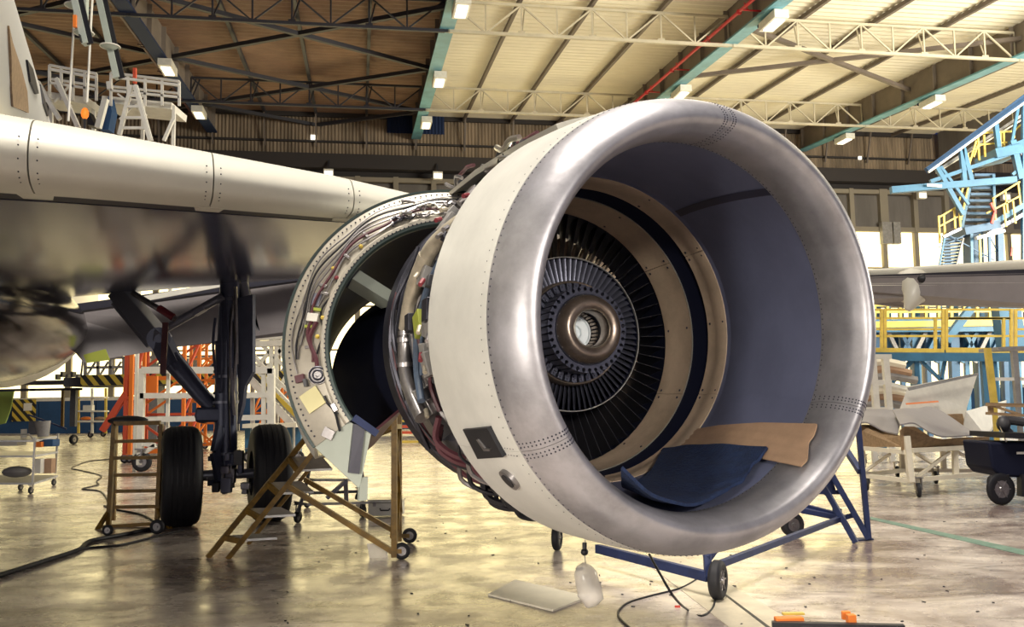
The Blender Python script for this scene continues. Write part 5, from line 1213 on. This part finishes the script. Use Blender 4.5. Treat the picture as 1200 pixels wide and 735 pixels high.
def gore(P, Q_, name, label):
    k = 5; A1 = spline([Qc(*p) for p in P], k); B1 = spline([Qc(*p) for p in Q_], k); n = len(A1); V = A1 + B1 + [p + Vector((0, 0, .02)) for p in A1] + [p + Vector((0, 0, .02)) for p in B1]
    F = [(i, i + 1, n + i + 1, n + i) for i in range(n - 1)] + [(2 * n + i, 3 * n + i, 3 * n + i + 1, 2 * n + i + 1) for i in range(n - 1)] + [(i, 2 * n + i, 2 * n + i + 1, i + 1) for i in range(n - 1)] + [(n + i, n + i + 1, 3 * n + i + 1, 3 * n + i) for i in range(n - 1)] + [(0, n, 3 * n, 2 * n), (n - 1, 3 * n - 1, 4 * n - 1, 2 * n - 1)][:1]
    return MB().add(V, F).build(name, 'flap_paint', label=label, cat='panel')
gore([(1055, 499, -.1), (1070, 497, -.1), (1080, 502, .0), (1092, 509, .15), (1110, 513, .3), (1150, 510, .8)], [(1046, 481, 1.9), (1062, 480, 1.9), (1075, 480, 2.0), (1088, 478, 2.1), (1105, 484, 2.3), (1140, 508, 2.5)], 'cowling_panel', 'grey wavy cowling panel on the cart, nearer the right edge')
gore([(1005, 497, 1.0), (1014, 496, 1.0), (1022, 499, .9), (1035, 506, .7), (1052, 510, .3)], [(1008, 481, 2.8), (1020, 481, 2.8), (1035, 481, 2.7), (1045, 482, 2.6), (1058, 484, 2.4)], 'cowling_panel', 'grey wavy cowling panel on the cart, close to the engine lip')
MB().prism([Qc(1106, 486, 2.8), Qc(1128, 485, 2.9), Qc(1133, 505, 2.9), Qc(1112, 505, 2.8)], (0, .2, 0)).build('wood_block', 'wood', label='olive-brown block behind the grey cowling panel', cat='block', smooth=0)
# black cart at the right edge with a pallet, yellow ladder behind
YW = G(1174, 592).y
t = thing('black_cart', 'black plastic utility cart with spoked wheel at the right edge', 'cart', G(1185, 592))
MB().prism([R(1158, 518, YW), R(1250, 520, YW), R(1250, 562, YW), R(1172, 559, YW), R(1163, 550, YW)], (.05, .8, 0)).build('tub', 'wall_blue' if 0 else 'navy', t, bevel=.03)
MB().bar(R(1156, 509, YW + .3), R(1250, 512, YW + .3), .9, .07).build('lid', 'black', t, smooth=0)
wo = wheel(t, up(G(1174, 592), .20), .20, .07, rad(12)); spokes(wo, up(G(1174, 592), .20), .20, .07, rad(12)); wheel(t, up(G(1166, 575), .12), .12, .06, rad(12))
MB().bar(R(1180, 556, YW), R(1181, 575, YW + .1), .05).build('axle_bracket', 'black', t); MB().bar(R(1200, 556, YW), R(1200, 582, YW), .12).build('leg', 'black', t, smooth=0)
MB().box(R(1196, 531, YW - .02), (.10, .01, .03)).build('label_plate', 'white', t)
pa = thing('wood_pallet', 'pale wooden pallet lying on the black cart at the right edge', 'pallet', R(1190, 485, YW + .5))
for y, d in ((475, 0), (474, .35), (473, .7)): MB().bar(R(1157, y, YW + d), R(1260, y + 3, YW + d), .10, .025).build('deck_board', 'wood', pa, smooth=0)
for y, d in ((485, 0), (484, .6)): MB().bar(R(1157, y, YW + d), R(1260, y + 6, YW + d), .10, .025).build('bottom_board', 'wood', pa, smooth=0)
for x in (1161, 1205): MB().bar(R(x, 480, YW), R(x, 479, YW + .7), .07, .10).build('stringer', 'wood', pa, smooth=0)
MB().bar(R(1165, 476, YW - .03), R(1195, 486, YW - .03), .03).build('strap', 'wood', pa)
MB().sphere(R(1176, 497, YW + .3), .10, (.9, .8, 1.1), 12).cyl(R(1178, 503, YW + .3), R(1184, 508, YW + .3), .05, 10).cyl(R(1180, 492, YW + .3), R(1200, 495, YW + .3), .06, 10).build('bench_vice', 'dark_grey', label='dark metal vice standing on the lid of the black cart', cat='vice')
MB().tube([R(1172, 500, YW + .25), R(1176, 510, YW - .05), R(1179, 518, YW - .05)], .008, 6).build('cord', 'steel', label='thin cord hanging from the vice on the black cart', cat='cord')
YL2 = 14.0
t = thing('platform_ladder', 'yellow and grey wheeled work platform above the black cart', 'platform', up(R(1180, 500, YL2), 0))
p = R(1157, 408, YL2); MB().bar(p, R(1165, 473, YL2), .08).bar(R(1165, 473, YL2), up(R(1166, 473, YL2), 0), .06).build('post', 'yellow_bright', t, smooth=0)
MB().bar(R(1158, 410, YL2 + .3), R(1250, 407, YL2 + .3), .6, .05).build('deck', 'grey', t, smooth=0); MB().bar(R(1188, 411, YL2), R(1193, 474, YL2), .08).bar(R(1193, 474, YL2), up(R(1195, 474, YL2), 0), .06).build('post', 'grey', t, smooth=0)
MB().bar(R(1163, 444.5, YL2), R(1250, 444, YL2), .05).build('rail', 'white', t, smooth=0)
# blue tower dock with stair, boom and inclined rail
Yt2 = 34.0
t = thing('tower_dock', 'light blue tail dock tower with yellow railed stairs at the upper right', 'dock', up(R(1170, 480, Yt2), 0))
def tb2(x1, y1, x2, y2, w, m='dock_blue', nm='strut', d=0, d2=None): MB().bar(R(x1, y1, Yt2 + d), R(x2, y2, Yt2 + (d if d2 is None else d2)), w * .62).build(nm, m, t, smooth=0)
girder_blue_deep = M['wall_blue']
tb2(1086, 200, 1230, 92, .34, 'wall_blue', 'inclined_beam'); tb2(1088, 202, 1230, 99, .12, 'white', 'inclined_rail', -.3); tb2(1097, 201, 1230, 114, .16, 'grey', 'inclined_rail', .5); tb2(1097, 203, 1230, 120, .08, 'paper', 'inclined_rail', .5)
for x0, y0, x1, y1 in ((1097, 195, 1129, 252), (1102, 195, 1135, 240), (1126, 172, 1130, 212), (1128, 172, 1139, 215), (1166, 140, 1171, 180), (1200, 118, 1200, 330)): tb2(x0, y0, x1, y1, .26 if x0 != 1102 else .16)
tb2(1044, 223, 1190, 211, .40, nm='boom'); tb2(1090, 213, 1185, 180, .22, nm='boom_stay')
MB().box(R(1095, 217.5, Yt2 - .25), (.55, .03, .10), Matrix.Rotation(rad(4), 3, 'Y')).build('boom_plate', 'white', t, smooth=0)
MB().bar(R(1155, 186, Yt2 + .6), R(1186, 180, Yt2 + .6), 1.6, .35).build('landing', 'dock_blue', t, smooth=0)
MB().bar(R(1118, 276, Yt2 + .8), R(1158, 268, Yt2 + .8), 1.8, .28).build('landing', 'dock_blue_dark', t, smooth=0); tb2(1105, 278, 1126, 268, .18, 'gear_light')
for x in (1127, 1166): tb2(x, 268, x + (12 if x < 1150 else -2), 205, .16, 'dock_blue', 'stringer', .4)
for k in range(9): f = k / 8; MB().bar(R(1128 + 12 * f * 1.0, 266 - 60 * f, Yt2 + .6), R(1164, 266 - 60 * f, Yt2 + .6), .30, .10).build('tread', 'dock_blue_dark', t, smooth=0)
for k in range(9): f = k / 8; MB().bar(R(1103 + 3 * f - 0, 310 - 29 * f, Yt2 + .2), R(1122 + 5 * f, 309 - 30 * f, Yt2 + .2), .25, .07).build('tread', 'dock_blue_dark', t, smooth=0)
tb2(1101, 311, 1107, 279, .10, 'dock_blue'); tb2(1121, 311, 1129, 279, .10, 'grey')
for l in ((1100, 255, 1122, 242), (1100, 266, 1122, 254), (1122, 242, 1133, 205), (1126, 258, 1139, 200), (1136, 192, 1144, 165), (1143, 160, 1150, 156), (1150, 156, 1188, 154), (1141, 184, 1146, 170), (1146, 170, 1180, 167), (1188, 154, 1200, 143)): tb2(*l, .09, 'yellow_bright', 'hand_rail', .2)
for x, y0, y1 in ((1100, 253, 285), (1106, 252, 278), (1118, 244, 268), (1124, 240, 266), (1134, 180, 214), (1136, 185, 214), (1146, 160, 188), (1153, 158, 184), (1172, 155, 182), (1176, 155, 182), (1187, 150, 162)): tb2(x, y0, x + 1.5, y1, .10, 'yellow_bright', 'rail_post', .2)
tb2(1157, 266, 1230, 222, .30, nm='ramp_beam'); tb2(1157, 275, 1230, 234, .22, 'gear_light', 'ramp_beam'); MB().bar(R(1157, 272, Yt2 + .8), R(1230, 230, Yt2 + .8), 1.5, .12).build('ramp', 'dock_blue_dark', t, smooth=0)
for l in ((1163, 233, 1195, 213), (1156, 250, 1195, 230)): tb2(*l, .09, 'yellow_bright', 'hand_rail', -.2)
for x, y in ((1164, 232), (1178, 224), (1193, 214), (1176, 240), (1187, 236)): tb2(x, y, x + 3, y + 26, .09, 'yellow_bright', 'rail_post', -.2)
tb2(1140, 272, 1141, 312, .85, 'dock_blue_dark', 'column', .5); tb2(1138, 272, 1139, 312, .15, 'dock_blue', 'column_edge', .0); tb2(1148, 275, 1149, 311, .12, 'yellow_bright', 'ladder_rail'); tb2(1171, 272, 1172, 308, .35, 'dock_blue_dark', 'column'); tb2(1159, 275, 1160, 312, .15, 'dock_blue_dark', 'column')
for l in ((1112, 276, 1165, 305), (1130, 276, 1100, 290), (1160, 278, 1172, 300), (1148, 302, 1172, 292)): tb2(*l, .06, 'dock_blue_dark', 'tie_rod')
for x in (1141, 1172, 1210): p = R(x, 308, Yt2 + .5); MB().bar(p, up(p, 0), .4).build('leg', 'dock_blue', t, smooth=0)
tb2(1161, 238, 1166, 248, .14, 'red', 'hose_loop', -.3); tb2(1166, 248, 1162, 262, .14, 'red', 'hose_loop', -.3)
MB().box(R(1160, 275, Yt2 - .3), (1.1, .2, .12), Matrix.Rotation(rad(-14), 3, 'Y')).build('light_fitting', 'white', t, smooth=0)
tb2(1185, 300, 1186, 290, .12, 'red', 'streamer'); tb2(1194, 120, 1186, 165, .16, nm='strut'); tb2(1186, 165, 1196, 210, .35, nm='column'); tb2(1178, 175, 1215, 160, .3); tb2(1188, 170, 1215, 200, .16, 'gear_light'); tb2(1186, 205, 1215, 180, .18)
